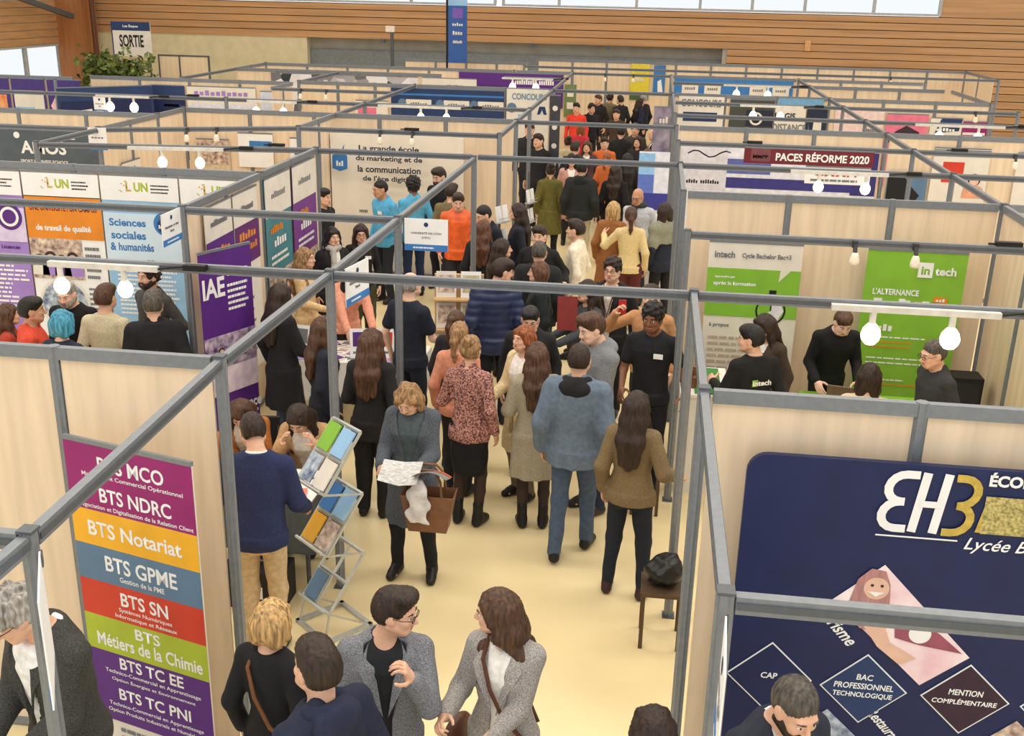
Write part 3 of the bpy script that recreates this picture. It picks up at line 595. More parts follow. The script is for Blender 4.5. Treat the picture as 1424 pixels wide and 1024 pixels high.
    if hk != 'bald':
        inv = np.linalg.inv(Th); nbk = -.0
        p_lo = np.minimum(tf(Th, (0, 0, 0))-.2, tf(Th, (0, 0, 0))-.2); p_lo[2] -= .42 if hk in ('long', 'longwavy', 'pony') else .08; p_hi = tf(Th, (0, 0, 0))+.23
        g = SDF(p_lo, p_hi, gh*.75 if near else gh); M3 = Th[:3, :3]/hs; E = lambda c, r, k=.02, cut=False: g.ell(tf(Th, c), np.array(r)*hs, k, 0, cut, M3)
        C = lambda a, b2, ra, rb, k=.02: g.cap(tf(Th, a), tf(Th, b2), ra, rb, k)
        E((0, -.016, .037 if hk in ('crop', 'balding') else .040), (.0785, .0975, .090) if hk in ('crop', 'balding') else (.083, .102, .093)); E((0, -.035, .0), (.0795, .0845, .083) if hk in ('crop', 'balding') else (.084, .088, .085), .03)
        if hk in ('short', 'crop', 'balding'):
            if hk == 'short': E((.012, .03, .085), (.074, .075, .05), .03)
            E((0, .13, -.036) if hk == 'crop' else (0, .125, -.045), (.088, .095, .112) if hk == 'crop' else (.088, .095, .105), .01, True); 
            for s in (-1, 1): E((s*.087, .022, -.03), (.026, .052, .064), .01, True)
            E((0, -.09, -.118), (.12, .12, .075), .01, True)
            if hk == 'balding': E((0, .03, .11), (.066, .10, .06), .01, True)
        elif hk == 'quiff':
            E((0, .045, .1), (.075, .062, .042), .03); E((0, .125, -.04), (.088, .095, .105), .01, True); E((0, -.05, -.12), (.12, .12, .06), .01, True)
            for s in (-1, 1): E((s*.085, .03, -.035), (.022, .045, .055), .01, True)
        elif hk in ('curly', 'afro'):
            r = 1.18 if hk == 'afro' else 1.06; E((0, -.01, .05), (.088*r, .102*r, .092*r), .02); E((0, .13, -.035), (.088, .092, .108), .01, True); E((0, -.05, -.12), (.12, .12, .06), .01, True); g.curls(.009 if hk == 'afro' else .007, 120, sid)
        elif hk in ('bob', 'bobshort', 'bobwavy'):
            d = -.075 if hk == 'bobshort' else -.125; E((0, -.03, -.03), (.096, .092, .10), .03)
            for s in (-1, 1): C((s*.068, -.01, .03), (s*.082, -.005, d), .034, .032); C((s*.05, -.06, .0), (s*.055, -.06, d-.01), .05, .045); C((s*.055, .05, .06), (s*.08, .02, -.02), .026, .026)
            E((0, .125, -.055), (.062, .085, .112), .012, True)
        elif hk in ('long', 'longwavy', 'pony', 'bun'):
            if hk in ('long', 'longwavy'):
                dn = np.array((0, 0, -1.)); 
                for s in (-1, 1):
                    a = tf(Th, (s*.066, -.015, .02)); m1 = tf(Th, (s*.08, -.01, -.11)); m2 = tf(Tl, (s*.105, .03, 1.41)); m3 = tf(Tl, (s*.095, .108, 1.26)); g.chain([a, m1, m2, m3], [.034, .036, .034, .02], .03)
                    a = tf(Th, (s*.045, -.065, .02)); m1 = tf(Th, (s*.055, -.085, -.1)); m2 = tf(Tl, (s*.062, -.115, 1.38)); m3 = tf(Tl, (s*.055, -.13, 1.2)); g.chain([a, m1, m2, m3], [.05, .052, .05, .028], .04)
                C((0, -.08, .0), (0, -.1, -.12), .06, .06, .03); g.chain([tf(Th, (0, -.1, -.1)), tf(Tl, (0, -.125, 1.36)), tf(Tl, (0, -.135, 1.17))], [.05, .05, .03], .04)
                for s in (-1, 1): C((s*.05, .052, .065), (s*.082, .02, -.03), .024, .026)
            elif hk == 'pony': C((0, -.1, .045), (0, -.135, .05), .035, .03); g.chain([tf(Th, (0, -.13, .055)), tf(Th, (0, -.165, -.03)), tf(Th, (0, -.15, -.16)), tf(Th, (0, -.14, -.24))], [.028, .036, .032, .012], .02)
            else: E((.01, -.095, .105), (.056, .052, .05), .012)
            E((0, .125, -.05), (.064, .088, .108), .012, True)
            if hk in ('pony', 'bun'):
                for s in (-1, 1): E((s*.09, .04, -.03), (.026, .05, .05), .01, True)
                E((0, -.05, -.13), (.12, .12, .06), .01, True)
        if hk == 'bobwavy': g.curls(.006, 60, sid)
        if hk == 'bun': g.curls(.004, 85, sid)
        if hk in ('longwavy',): g.curls(.0045, 38, sid)
        hc = tf(Th, (0, -.02, 0)); g.strands((.0026 if near == 2 else .0018) if hk not in ('curly', 'afro') else .0, hc, 40, sid); emit('hair', g, HM)
    # --- small extras
    for e in extras:
        k = e[0] if isinstance(e, tuple) else e
        if k == 'beard':
            g = SDF(tf(Th, (0, 0, -.05))-.17, tf(Th, (0, 0, -.05))+.17, gh*.7); M3 = Th[:3, :3]/hs
            g.ell(tf(Th, (0, .028, -.03)), (.068, .071, .093), .03, M=M3); g.ell(tf(Th, (0, .06, -.095)), (.04, .033, .03), .03, M=M3)
            for s in (-1, 1): g.cap(tf(Th, (s*.034, .07, -.075)), tf(Th, (s*.06, .0, -.05)), .027, .028, .02)
            g.half(tf(Th, (0, .095, -.052)), Th[:3, :3] @ np.array((0, .45, 1.))); g.half(tf(Th, (0, -.015, 0)), Th[:3, :3] @ np.array((0, -1., 0)))
            g.cap(tf(Th, (-.023, .092, -.05)), tf(Th, (.023, .092, -.05)), .0085, .0085, .008); g.ell(tf(Th, (0, .1, -.064)), (.019, .02, .007), .004, cut=True, M=M3); emit('beard', g, hair_m(e[1] if isinstance(e, tuple) else hair[1]))
        elif k == 'glasses':
            b_ = MB(); 
            for s in (-1, 1):
                b_.tube([tf(Th, (s*.031+.021*math.cos(a), .106, .0+.016*math.sin(a))) for a in np.linspace(0, 2*PI, 13)], .0022, 5, False); b_.tube([tf(Th, (s*.052, .104, .004)), tf(Th, (s*.076, .06, .006)), tf(Th, (s*.082, -.01, .006))], .002, 5)
            b_.tube([tf(Th, (-.01, .108, .003)), tf(Th, (.01, .108, .003))], .002, 5); b_.build('glasses', BLACK, o)
        elif k == 'hood': 
            g = SDF(lo, hi, gh); g.ell(tf(Tl, (0, -.1, 1.43)), (.125, .065, .085), .03); g.chain([tf(Tl, (-.02, -.1, 1.49)), tf(Tl, (-.085, -.035, 1.475)), tf(Tl, (-.06, .06, 1.43))], [.03, .03, .026], .03); g.chain([tf(Tl, (.02, -.1, 1.49)), tf(Tl, (.085, -.035, 1.475)), tf(Tl, (.06, .06, 1.43))], [.03, .03, .026], .03); g.ell(tf(Tl, (0, .0, 1.54)), (.065, .075, .07), .01, cut=True); g.folds(.004, sid, 40); emit('hood', g, cloth(e[1]))
        elif k == 'collar':
            g = SDF(lo, hi, min(gh*.7, .007)); 
            for i in range(10):
                a0, a1 = -2.2+i*.44, -2.2+(i+1)*.44; f = lambda a: tf(Tl, (.066*math.sin(a), -.02-.06*math.cos(a), 1.492-.012*abs(a)/2.2)); g.cap(f(a0), f(a1), .011, .011, .006)
            emit('collar', g, cloth(e[1]))
        elif k == 'scarf':
            g = SDF(lo, hi, gh)
            for i in range(12):
                a0, a1 = i*2*PI/12, (i+1)*2*PI/12; f = lambda a: tf(Tl, (.085*math.sin(a), -.01+.085*math.cos(a), 1.49+.01*math.cos(a))); g.cap(f(a0), f(a1), .036, .036, .02)
            g.cap(tf(Tl, (.03, .1, 1.47)), tf(Tl, (.05, .15, 1.22)), .035, .04, .02); g.folds(.005, sid, 50); emit('scarf', g, cloth(e[1], 'knit'))
        elif k == 'shawl':
            g = SDF(lo, hi, gh); pr = body_prof(fem, .045); g.loft([p for p in pr if p[0] > 1.12], Tl, .03)
            for s in (-1, 1): a, e2, _ = arms[s]; g.cap(tf(Tl, (s*.05, -.015, 1.44)), a, .08, .085, .04); g.cap(a, a+(e2-a)*.8, .09, .08, .03)
            g.ell(tf(Tl, (0, .03, 1.52)), (.07, .08, .07), .01, cut=True); g.folds(.008, sid, 34); emit('shawl', g, cloth(e[1], 'knit'))
        elif k == 'strap':      # cross-body strap from the left shoulder to the right hip, front and back
            b_ = MB(); s = e[2] if len(e) > 2 else -1; iy = .028
            for yy in (-1, 1): b_.tube([tf(Tl, p) for p in ((s*.085, 0, 1.485), (s*.075, yy*(.085+iy), 1.4), (s*.02, yy*(.118+iy), 1.25), (-s*.06, yy*(.11+iy), 1.08), (-s*.16, yy*(.06+iy), .95))], .011, 6)
            b_.build('bag_strap', cloth(e[1]), o)
        elif k == 'lanyard':
            b_ = MB(); b_.tube([tf(Tl, p) for p in ((-.07, -.09, 1.46), (-.09, .0, 1.5), (-.05, .14, 1.36), (0, .15, 1.15), (.05, .14, 1.36), (.09, 0, 1.5), (.07, -.09, 1.46), (0, -.115, 1.445), (-.07, -.09, 1.46))], .008, 5); b_.build('lanyard', cloth(e[1]), o)
        elif k == 'badge':
            b_ = MB(); sx = e[1] if isinstance(e, tuple) else -.08; c = Vector(tf(Tl, (sx, .135+.012, 1.31))); Mt = Matrix([list(Tl[i, :3]) for i in range(3)]).to_4x4(); Mt.translation = c; b_.box(-.04, .04, -.002, .003, -.022, .022, Mt); b_.build('name_tag', WHITE, o)
        elif k == 'backlogo':
            Mt = Matrix([list(Tl[i, :3]) for i in range(3)]).to_4x4(); Mt.translation = Vector(tf(Tl, (0, -.15, 1.27))); a1 = rect(o, -.085, -.03, -.03, .03, GREEN, 0, 'logo_square'); a1.matrix_local = Mt; a2 = letter(o, 'intech', .01, 0, .18, .05, WHITE, -.004, .03, name='logo_text'); a2.matrix_local = Mt
    Mw = Matrix.Translation((x, y, z)) @ Matrix.Rotation(-math.radians(face), 4, 'Z') @ Matrix.Scale(S, 4)
    o.scale = (S, S, S)
    wp = lambda p: Mw @ Vector(p)
    return {'o': o, 'M': Mw, 'L': wp(arms[-1][2]+hw[-1][1]*.09-hw[-1][2]*.03), 'R': wp(arms[1][2]+hw[1][1]*.09-hw[1][2]*.03), 'head': wp(tf(Th, (0, 0, 0))), 'T': Tl, 'wp': wp}
ADJ = [(-0.060, -0.041), (0.160, -0.020), (-0.090, -0.003), (-0.030, 0.027), (-0.008, 0.007), (0.006, -0.008), (0.000, 0.000), (0.000, -0.050), (-0.043, -0.039), (0.002, 0.041), (0.000, 0.000), (-0.000, 0.001), (-0.003, -0.035), (0.014, 0.011), (0.000, 0.000), (0.000, 0.000), (-0.014, -0.018), (0.021, 0.032), (0.027, -0.012), (-0.056, 0.005), (-0.038, 0.026), (0.042, -0.027), (0.000, 0.000), (0.000, 0.000), (-0.022, 0.033), (0.000, 0.000), (-0.016, 0.092), (0.032, -0.005), (0.008, -0.020), (-0.008, 0.020), (0.100, 0.021), (0.000, 0.000), (0.000, 0.000), (-0.032, 0.039), (0.000, 0.000), (0.032, -0.040), (0.023, -0.070), (0.003, 0.135), (0.014, -0.002), (0.000, 0.000), (0.000, 0.000), (0.021, -0.050), (0.000, 0.000), (0.000, 0.000), (-0.021, 0.049), (-0.003, -0.012), (0.007, -0.030), (-0.005, 0.042), (-0.020, 0.000), (0.000, 0.000), (0.000, 0.000), (0.000, 0.000), (-0.038, -0.002), (0.039, 0.002), (-0.085, -0.032), (0.024, 0.004), (0.062, 0.032), (-0.013, -0.009), (-0.012, -0.019), (0.000, 0.000), (0.026, 0.027), (0.000, 0.000), (0.032, 0.142), (0.013, 0.017), (-0.100, -0.129), (0.100, -0.020), (0.015, 0.033), (0.000, 0.000), (0.000, 0.000), (0.053, -0.011), (0.000, 0.000), (-0.003, 0.010), (0.000, -0.000), (-0.012, -0.030), (0.019, -0.050), (-0.002, 0.075), (-0.005, 0.005), (0.000, 0.000), (0.008, -0.016), (-0.008, 0.016), (0.000, 0.000), (0.007, -0.015), (-0.008, -0.024), (0.000, 0.000), (-0.007, -0.016), (0.000, 0.000), (0.000, 0.000), (0.007, 0.016), (0.000, 0.000), (0.060, 0.320)]
# ------------------------------------------------------------------ the visitors and exhibitors
IDX = [0]
def P(px, py, htop, face, label, **k):
    t, dx = ADJ[IDX[0]] if IDX[0] < len(ADJ) else (0, 0); IDX[0] += 1
    p = at(px, py, htop+t); k['h'] = k.get('h', 1.72)*(1+t/htop); a = math.radians(face); s = .62*math.sin(math.radians(k.get('lean', 0)))
    return person(p.x+dx-s*math.sin(a), p.y-s*math.cos(a), face, label, **k)
BK = (26, 26, 30)
# nearest row
W1 = P(385, 838, 1.66, 15, 'person with short blond hair in a black jumper and brown bag strap, seen from behind', h=1.66, fem=1, skin='fair', hair=('bobshort', 'blond'), top=('sweater', BK), bottom=('trousers', (36, 36, 42)), extras=(('strap', (120, 78, 50), -1),), near=2)
W2 = P(450, 897, 1.62, 305, 'person with cropped dark brown hair in a navy hoodie at the bottom edge', h=1.62, skin='fair', hair=('short', 'dark'), top=('jacket', (34, 40, 62)), bottom=('jeans', (46, 54, 72)), extras=(('hood', (36, 42, 66)),), near=2)
W3 = P(535, 818, 1.78, 168, 'person in glasses and grey overcoat over black shirt, hand raised to the chin', h=1.78, skin='fair', hair=('quiff', 'dark'), top=('blazer', (122, 124, 132), 'tweed'), bottom=('trousers', (34, 36, 44)), L=(-.13, .27, 1.42), R=(.2, .26, .98), head=(-72, 8), extras=('glasses', ('inner', (32, 34, 40)), ('collar', (52, 60, 78)), 'open'), hands=('grip', 'relax'), near=2)
W4 = P(697, 821, 1.69, 196, 'person with long straight brown hair in a pale grey blazer holding a leaflet', h=1.69, fem=1, skin='fair', hair=('long', 'brown'), top=('blazer', (158, 154, 152), 'tweed'), bottom=('trousers', (40, 42, 50)), L=(-.02, .32, 1.06), R=(.2, .3, 1.14), head=(72, 8), extras=(('inner', (236, 234, 230)), ('strap', (92, 58, 40), 1), 'open'), hands=('grip', 'grip'), near=2)
W5 = P(1092, 934, 1.76, 152, 'person with a dark beard in a navy suit in front of the navy backdrop', h=1.8, skin='fair', hair=('crop', 'dgrey'), top=('blazer', (40, 44, 58)), bottom=('trousers', (38, 42, 56)), head=(0, 24), extras=(('inner', (240, 240, 244)), ('beard', 'dark')), near=2, L=(-.16, .3, 1.0), R=(.16, .3, 1.0))
W6 = P(915, 989, 1.62, 350, 'person whose dark brown hair alone shows at the bottom edge', h=1.62, fem=1, skin='fair', hair=('bob', 'dark'), top=('sweater', (40, 38, 44)), bottom=('trousers', (30, 30, 36)), near=2)
W7 = P(44, 808, 1.80, 206, 'person with grey curly hair and glasses in a dark tweed jacket, lower left', h=1.84, fat=1.3, skin='fair', hair=('curly', 'grey'), top=('blazer', (62, 62, 60), 'tweed'), bottom=('trousers', (40, 40, 46)), head=(12, 28), lean=8, extras=('glasses', ('inner', (238, 238, 238)), 'open'), L=(-.12, .34, .98), R=(.1, .34, .98), near=2)
# left of the aisle
W8 = P(366, 582, 1.70, 352, 'person in a navy jumper and beige trousers leaning to the brochure table', h=1.74, skin='fair', hair=('crop', 'dark'), top=('sweater', (40, 48, 84), 'knit'), bottom=('trousers', (196, 172, 136)), L=(-.3, .34, 1.0), R=(.26, .28, .98), lean=9, head=(-25, 20), extras=(('collar', (236, 236, 238)),), near=2, fat=1.25)
W9 = P(342, 540, 1.28, 172, 'person with wavy brown hair seated writing in a rust coloured cardigan', h=1.68, fem=1, skin='fair', hair=('longwavy', 'brown'), top=('jacket', (176, 108, 52)), bottom=('trousers', (60, 58, 66)), sit=True, head=(0, 40), lean=14, L=(-.12, .34, .96), R=(.14, .36, .96), extras=(('inner', (228, 216, 206)), 'open'), near=2, hands=('relax', 'grip'))
W10 = P(413, 546, 1.28, 176, 'person with dark centre parted hair seated reading in a camel coat', h=1.68, fem=1, skin='fair', hair=('long', 'dark'), top=('coat', (188, 150, 110)), bottom=('trousers', (60, 58, 66)), sit=True, head=(8, 36), lean=14, L=(-.14, .34, .96), R=(.14, .34, .96), extras=(('inner', (232, 226, 220)), 'open'), near=2)
W11 = P(573, 525, 1.66, 183, 'person in a dark grey coat reading papers with a brown tote bag', h=1.69, fem=1, skin='fair', hair=('bobwavy', 'lbrown'), top=('coat', (84, 90, 100), 'tweed'), bottom=('trousers', (28, 28, 34)), shoes=(34, 28, 28), L=(-.12, .34, 1.08), R=(.16, .32, 1.10), head=(4, 34), extras=(('inner', (78, 90, 96)), 'open', 'boots'), hands=('grip', 'grip'), spread=.05, near=2)
W12 = P(515, 458, 1.70, 4, 'person with very long wavy brown hair in a black suit, back turned', h=1.70, fem=1, skin='fair', hair=('longwavy', 'brown'), top=('blazer', (36, 34, 36)), bottom=('wide', (34, 32, 34)), near=2, L=(-.2, .22, 1.0))
W13 = P(660, 463, 1.73, 12, 'person in a pink floral blouse and black pencil skirt, hair in a bun', h=1.70, fem=1, skin='fair', hair=('bun', 'lbrown'), top=('shirt', (206, 150, 138), 'floral'), bottom=('skirt', (24, 24, 28), 'plain', .5), shoes=(26, 26, 28), L=(-.26, .26, 1.1), near=2, extras=('boots',))
W14 = P(804, 479, 1.80, 8, 'person in a washed denim jacket with a black hood, seen from behind', h=1.80, skin='fair', hair=('crop', 'dark'), top=('jacket', (104, 120, 140), 'denim'), bottom=('jeans', (72, 88, 112), 'denim'), stride=.3, extras=(('hood', (30, 30, 34)),), near=2, fat=1.5)
W15 = P(886, 545, 1.66, 14, 'person with straight dark hair in a khaki jumper and dark jeans', h=1.66, fem=1, skin='fair', hair=('long', 'dark'), top=('sweater', (124, 106, 78), 'knit'), bottom=('jeans', (30, 36, 48)), shoes=(60, 36, 34), R=(.34, .16, 1.05), spread=.05, near=2, fat=1.2)
W16 = P(834, 431, 1.86, 235, 'person with brown hair in a heather grey hoodie looking down to the left', h=1.86, skin='pale', hair=('quiff', 'brown'), top=('hoodie', (128, 130, 136), 'knit'), bottom=('jeans', (40, 50, 78), 'denim'), shoes=(50, 46, 44), head=(0, 18), near=2, L=(-.1, .3, 1.05))
W17 = P(914, 423, 1.80, 190, 'smiling person with short black curls in a black polo with a name tag', h=1.82, skin='brown', hair=('curly', 'black'), top=('tshirt', (28, 28, 34)), bottom=('trousers', (32, 34, 42)), head=(8, 8), L=(-.34, .22, 1.0), R=(.2, .26, 1.02), extras=('badge',), near=2)
W18 = P(742, 480, 1.62, 352, 'person with tumbling brown curls in a short stone coloured coat', h=1.64, fem=1, skin='fair', hair=('longwavy', 'brown'), top=('coat', (168, 158, 138), 'knit'), bottom=('skirt', (120, 112, 100), 'plain', .56), L=(-.24, .24, 1.02), near=2, extras=('boots',))
W19 = P(733, 452, 1.62, 222, 'person with reddish fringe in a cream coat over a white scarf', h=1.62, fem=1, skin='fair', hair=('bob', 'ginger'), top=('coat', (222, 204, 164)), bottom=('trousers', (120, 108, 92)), extras=(('inner', (240, 236, 230)), 'open'), R=(.14, .32, 1.05), near=1)
W20 = P(738, 425, 1.72, 178, 'person with dark hair and glasses in black behind the cream coat', h=1.74, skin='fair', hair=('short', 'black'), top=('jacket', (34, 34, 38)), bottom=('trousers', (34, 36, 44)), head=(0, 16), extras=('glasses',), near=1)
W21 = P(850, 361, 1.78, 196, 'person with curly dark hair, glasses and black suit over a white collar', h=1.80, skin='fair', hair=('curly', 'dark'), top=('blazer', (36, 34, 36)), bottom=('trousers', (34, 34, 40)), extras=('glasses', ('inner', (226, 218, 206)), ('lanyard', (90, 40, 40)), 'open'), near=1)
W22 = P(822, 400, 1.52, 230, 'person with long dark hair in a dark grey top reaching out a hand', h=1.60, fem=1, skin='fair', hair=('long', 'dark'), top=('sweater', (66, 70, 76)), bottom=('trousers', (40, 40, 46)), L=(-.05, .42, 1.1), R=(.16, .4, 1.1), near=1)
W23 = P(908, 396, 1.72, 200, 'person in a tan jumper raising a red phone behind the right upright', h=1.72, skin='fair', hair=('short', 'dark'), top=('sweater', (192, 142, 100)), bottom=('trousers', (46, 50, 64)), R=(.26, .26, 1.5), near=1, hands=('relax', 'grip'))
W24 = P(388, 394, 1.74, 40, 'person with long dark brown hair in a full black coat by the purple banners', h=1.74, fem=1, skin='fair', hair=('long', 'dark'), top=('coat', (28, 28, 32)), bottom=('jeans', (66, 80, 104), 'denim'), R=(.2, .3, 1.0), near=1)
W25 = P(418, 344, 1.68, 95, 'person with wavy blond brown hair in a beige blouse facing right', h=1.68, fem=1, skin='fair', hair=('longwavy', 'lbrown'), top=('shirt', (226, 194, 146)), bottom=('trousers', (40, 40, 46)), R=(.1, .3, 1.05), near=1)
W26 = P(448, 440, 1.66, 62, 'person with brown hair and dark navy coat behind the aisle upright', h=1.66, fem=1, skin='fair', hair=('long', 'brown'), top=('coat', (34, 36, 48)), bottom=('trousers', (36, 38, 58)), near=1)
W27 = P(478, 375, 1.55, 140, 'person in a salmon pink shirt stretching both arms over the leaflet table', h=1.72, fem=1, skin='fair', hair=('long', 'black'), top=('shirt', (228, 158, 132)), bottom=('trousers', (34, 34, 40)), lean=22, L=(-.1, .55, .95), R=(.2, .55, .95), near=1)
W28 = P(570, 382, 1.74, 28, 'balding person in a navy T-shirt beside the leaflet table', h=1.76, skin='pale', hair=('balding', 'grey'), top=('tshirt', (30, 36, 52)), bottom=('trousers', (30, 34, 50)), R=(.2, .3, 1.0), near=1, fat=1.3, extras=(('collar', (190, 160, 110)),))
W29 = P(535, 251, 1.78, 215, 'person with cropped black hair in a light blue polo and name tag', h=1.80, skin='tan', hair=('crop', 'black'), top=('shirt', (86, 168, 214)), bottom=('trousers', (34, 38, 50)), head=(10, 12), extras=('badge',), L=(-.2, .22, 1.0), near=1)
W30 = P(573, 249, 1.76, 330, 'person with round black curls in a light blue polo, back turned', h=1.78, skin='brown', hair=('afro', 'black'), top=('shirt', (92, 172, 210)), bottom=('trousers', (36, 52, 84)), near=1)
W31 = P(612, 233, 1.76, 205, 'person with dark hair and beard in a black jacket by the white backdrop', h=1.78, skin='fair', hair=('short', 'dark'), top=('jacket', (32, 32, 38)), bottom=('trousers', (34, 36, 44)), extras=('beard',), head=(0, 14), near=1)
W32 = P(627, 258, 1.72, 15, 'person with short dark hair behind the orange jacket', h=1.74, skin='fair', hair=('short', 'dark'), top=('jacket', (120, 108, 78)), bottom=('trousers', (44, 44, 52)), near=1)
W33 = P(637, 268, 1.72, 168, 'person in a bright orange jacket with black sleeves', h=1.74, skin='fair', hair=('quiff', 'dark'), top=('jacket', (232, 102, 48), 'shiny'), bottom=('trousers', (44, 44, 52)), head=(0, 14), near=1)
W34 = P(497, 312, 1.64, 160, 'person with long dark hair and glasses in a black T-shirt with white tag', h=1.66, fem=1, skin='fair', hair=('long', 'dark'), top=('sweater', (30, 30, 34)), bottom=('wide', (70, 70, 48)), extras=('glasses', 'badge'), head=(0, 8), near=1)
W35 = P(448, 264, 1.72, 110, 'person with short dark hair and black jacket between banners and backdrop', h=1.74, skin='fair', hair=('short', 'black'), top=('jacket', (34, 34, 38)), bottom=('trousers', (36, 36, 42)), near=1)
W35b = P(466, 318, 1.62, 140, 'person in black with a striped grey scarf beside the teal banner', h=1.64, fem=1, skin='fair', hair=('long', 'black'), top=('coat', (32, 32, 36)), bottom=('trousers', (36, 36, 42)), extras=(('scarf', (186, 182, 176)),), near=1)
W36 = P(686, 285, 1.74, 225, 'person with short black hair and navy jacket by the birch wall', h=1.76, skin='fair', hair=('crop', 'black'), top=('jacket', (30, 34, 46)), bottom=('trousers', (34, 36, 44)), head=(0, 20), near=1)
W37 = P(708, 284, 1.70, 265, 'person with tied dark hair in navy, in profile beside the leaflet rack', h=1.72, fem=1, skin='fair', hair=('long', 'dark'), top=('jacket', (32, 36, 48)), bottom=('trousers', (34, 36, 44)), near=1)
W38 = P(672, 306, 1.66, 5, 'person with long chestnut hair and black coat right of the orange jacket', h=1.66, fem=1, skin='fair', hair=('longwavy', 'chestnut'), top=('coat', (32, 30, 34)), bottom=('trousers', (34, 34, 40)), near=1)
W39 = P(697, 332, 1.66, 75, 'person with shoulder length brown hair looking right over the crossing beam', h=1.66, fem=1, skin='fair', hair=('long', 'dark'), top=('coat', (36, 34, 38)), bottom=('trousers', (34, 34, 40)), near=1)
W40 = P(690, 362, 1.78, 345, 'person in a quilted navy jacket with dark brown hair, head turned right', h=1.80, skin='fair', hair=('short', 'dark'), top=('puffer', (44, 54, 88), 'shiny'), bottom=('trousers', (30, 34, 44)), head=(75, 12), near=1)
W41 = P(757, 314, 1.72, 190, 'person with dark hair in a black top facing the bald visitor in the aisle', h=1.72, skin='fair', hair=('short', 'dark'), top=('jacket', (30, 30, 34)), bottom=('trousers', (34, 34, 40)), L=(-.36, .1, 1.1), near=1)
W42 = P(750, 338, 1.74, 5, 'person with thinning hair and white collar in a wide black jacket', h=1.76, skin='fair', hair=('crop', 'dgrey'), top=('jacket', (32, 34, 36)), bottom=('trousers', (34, 36, 40)), extras=(('collar', (226, 220, 206)),), near=1, fat=1.5)
W43 = P(752, 366, 1.68, 268, 'person with short reddish brown hair in a dark green jacket, left profile', h=1.70, fem=1, skin='fair', hair=('bobshort', 'chestnut'), top=('jacket', (34, 42, 44)), bottom=('trousers', (34, 40, 44)), near=1)
W44 = P(798, 308, 1.76, 280, 'person in a white long sleeved shirt looking left in the aisle', h=1.78, skin='fair', hair=('short', 'dark'), top=('shirt', (236, 226, 206)), bottom=('trousers', (60, 54, 54)), near=1)
W45 = P(767, 229, 1.66, 355, 'person in an olive green parka seen from behind in the aisle', h=1.68, fem=1, skin='fair', hair=('bun', 'dark'), top=('coat', (104, 98, 48)), bottom=('trousers', (30, 30, 34)), near=1)
W46 = P(812, 226, 1.74, 8, 'person in a black hooded jacket and pale beige trousers, back turned', h=1.76, skin='fair', hair=('short', 'black'), top=('jacket', (38, 40, 42)), bottom=('trousers', (188, 176, 146)), extras=(('hood', (28, 32, 32)),), near=1, fat=1.5)
W47 = P(853, 230, 1.70, 10, 'person with very long dark hair in a long black coat by the bald visitor', h=1.72, fem=1, skin='fair', hair=('longwavy', 'dark'), top=('coat', (28, 26, 28)), bottom=('trousers', (28, 28, 32)), near=1)
W48 = P(890, 262, 1.74, 195, 'bald person with glasses in a pale grey shirt and dark scarf', h=1.76, skin='tan', hair=('bald', 'grey'), top=('shirt', (188, 192, 200)), bottom=('trousers', (44, 46, 54)), R=(.06, .3, 1.25), head=(8, 14), extras=('glasses', ('scarf', (60, 62, 68))), near=1)
W49 = P(853, 282, 1.64, 15, 'person with light blond hair in a rust brown coat, back turned', h=1.66, fem=1, skin='fair', hair=('bob', 'blond'), top=('coat', (150, 98, 56)), bottom=('trousers', (40, 34, 34)), near=1)
W50 = P(878, 290, 1.68, 355, 'person in a cream knit jumper with a brown ponytail', h=1.70, fem=1, skin='fair', hair=('pony', 'brown'), top=('sweater', (222, 200, 148), 'knit'), bottom=('wide', (90, 40, 40)), L=(-.34, .3, 1.3), near=1)
W51 = P(926, 284, 1.70, 330, 'person wrapped in a grey green shawl over navy by the right upright', h=1.72, fem=1, skin='fair', hair=('bob', 'dark'), top=('jacket', (36, 40, 56)), bottom=('trousers', (32, 32, 38)), extras=(('shawl', (140, 142, 124)),), near=1)
W52 = P(634, 432, 1.62, 20, 'person with a brown ponytail and purple hairband at the leaflet table', h=1.62, fem=1, skin='fair', hair=('pony', 'brown'), top=('jacket', (40, 38, 44)), bottom=('trousers', (36, 36, 42)), near=1)
W53 = P(638, 448, 1.60, 10, 'person with a light brown ponytail in a coral top', h=1.60, fem=1, skin='fair', hair=('pony', 'lbrown'), top=('sweater', (222, 150, 122)), bottom=('trousers', (40, 38, 44)), near=1)
# left university stand
W60 = P(12, 425, 1.60, 60, 'person with long brown hair in a red brown top at the left edge', h=1.62, fem=1, skin='fair', hair=('long', 'brown'), top=('jacket', (170, 66, 50)), bottom=('jeans', (50, 56, 76)), near=1)
W61 = P(38, 417, 1.66, 65, 'person with short dark hair and bright red jacket at the left stand', h=1.68, skin='tan', hair=('short', 'black'), top=('jacket', (206, 74, 52)), bottom=('jeans', (50, 56, 76)), near=1)
W62 = P(78, 434, 1.62, 10, 'person with blue dyed hair in a dark navy top', h=1.64, fem=1, skin='fair', hair=('bobshort', 'blue'), top=('sweater', (36, 42, 60)), bottom=('trousers', (36, 36, 42)), near=1)
W63 = P(97, 389, 1.72, 178, 'person with bald head and pale beard in a black jumper below the bulb', h=1.74, skin='pale', hair=('balding', 'grey'), top=('sweater', (24, 24, 28)), bottom=('trousers', (30, 30, 36)), extras=(('beard', 'grey'),), head=(0, 18), near=1)
W64 = P(146, 400, 1.74, 5, 'person with brown hair and beige jumper seen from behind on the left', h=1.76, skin='fair', hair=('short', 'brown'), top=('sweater', (206, 196, 166), 'knit'), bottom=('trousers', (60, 56, 54)), near=1)
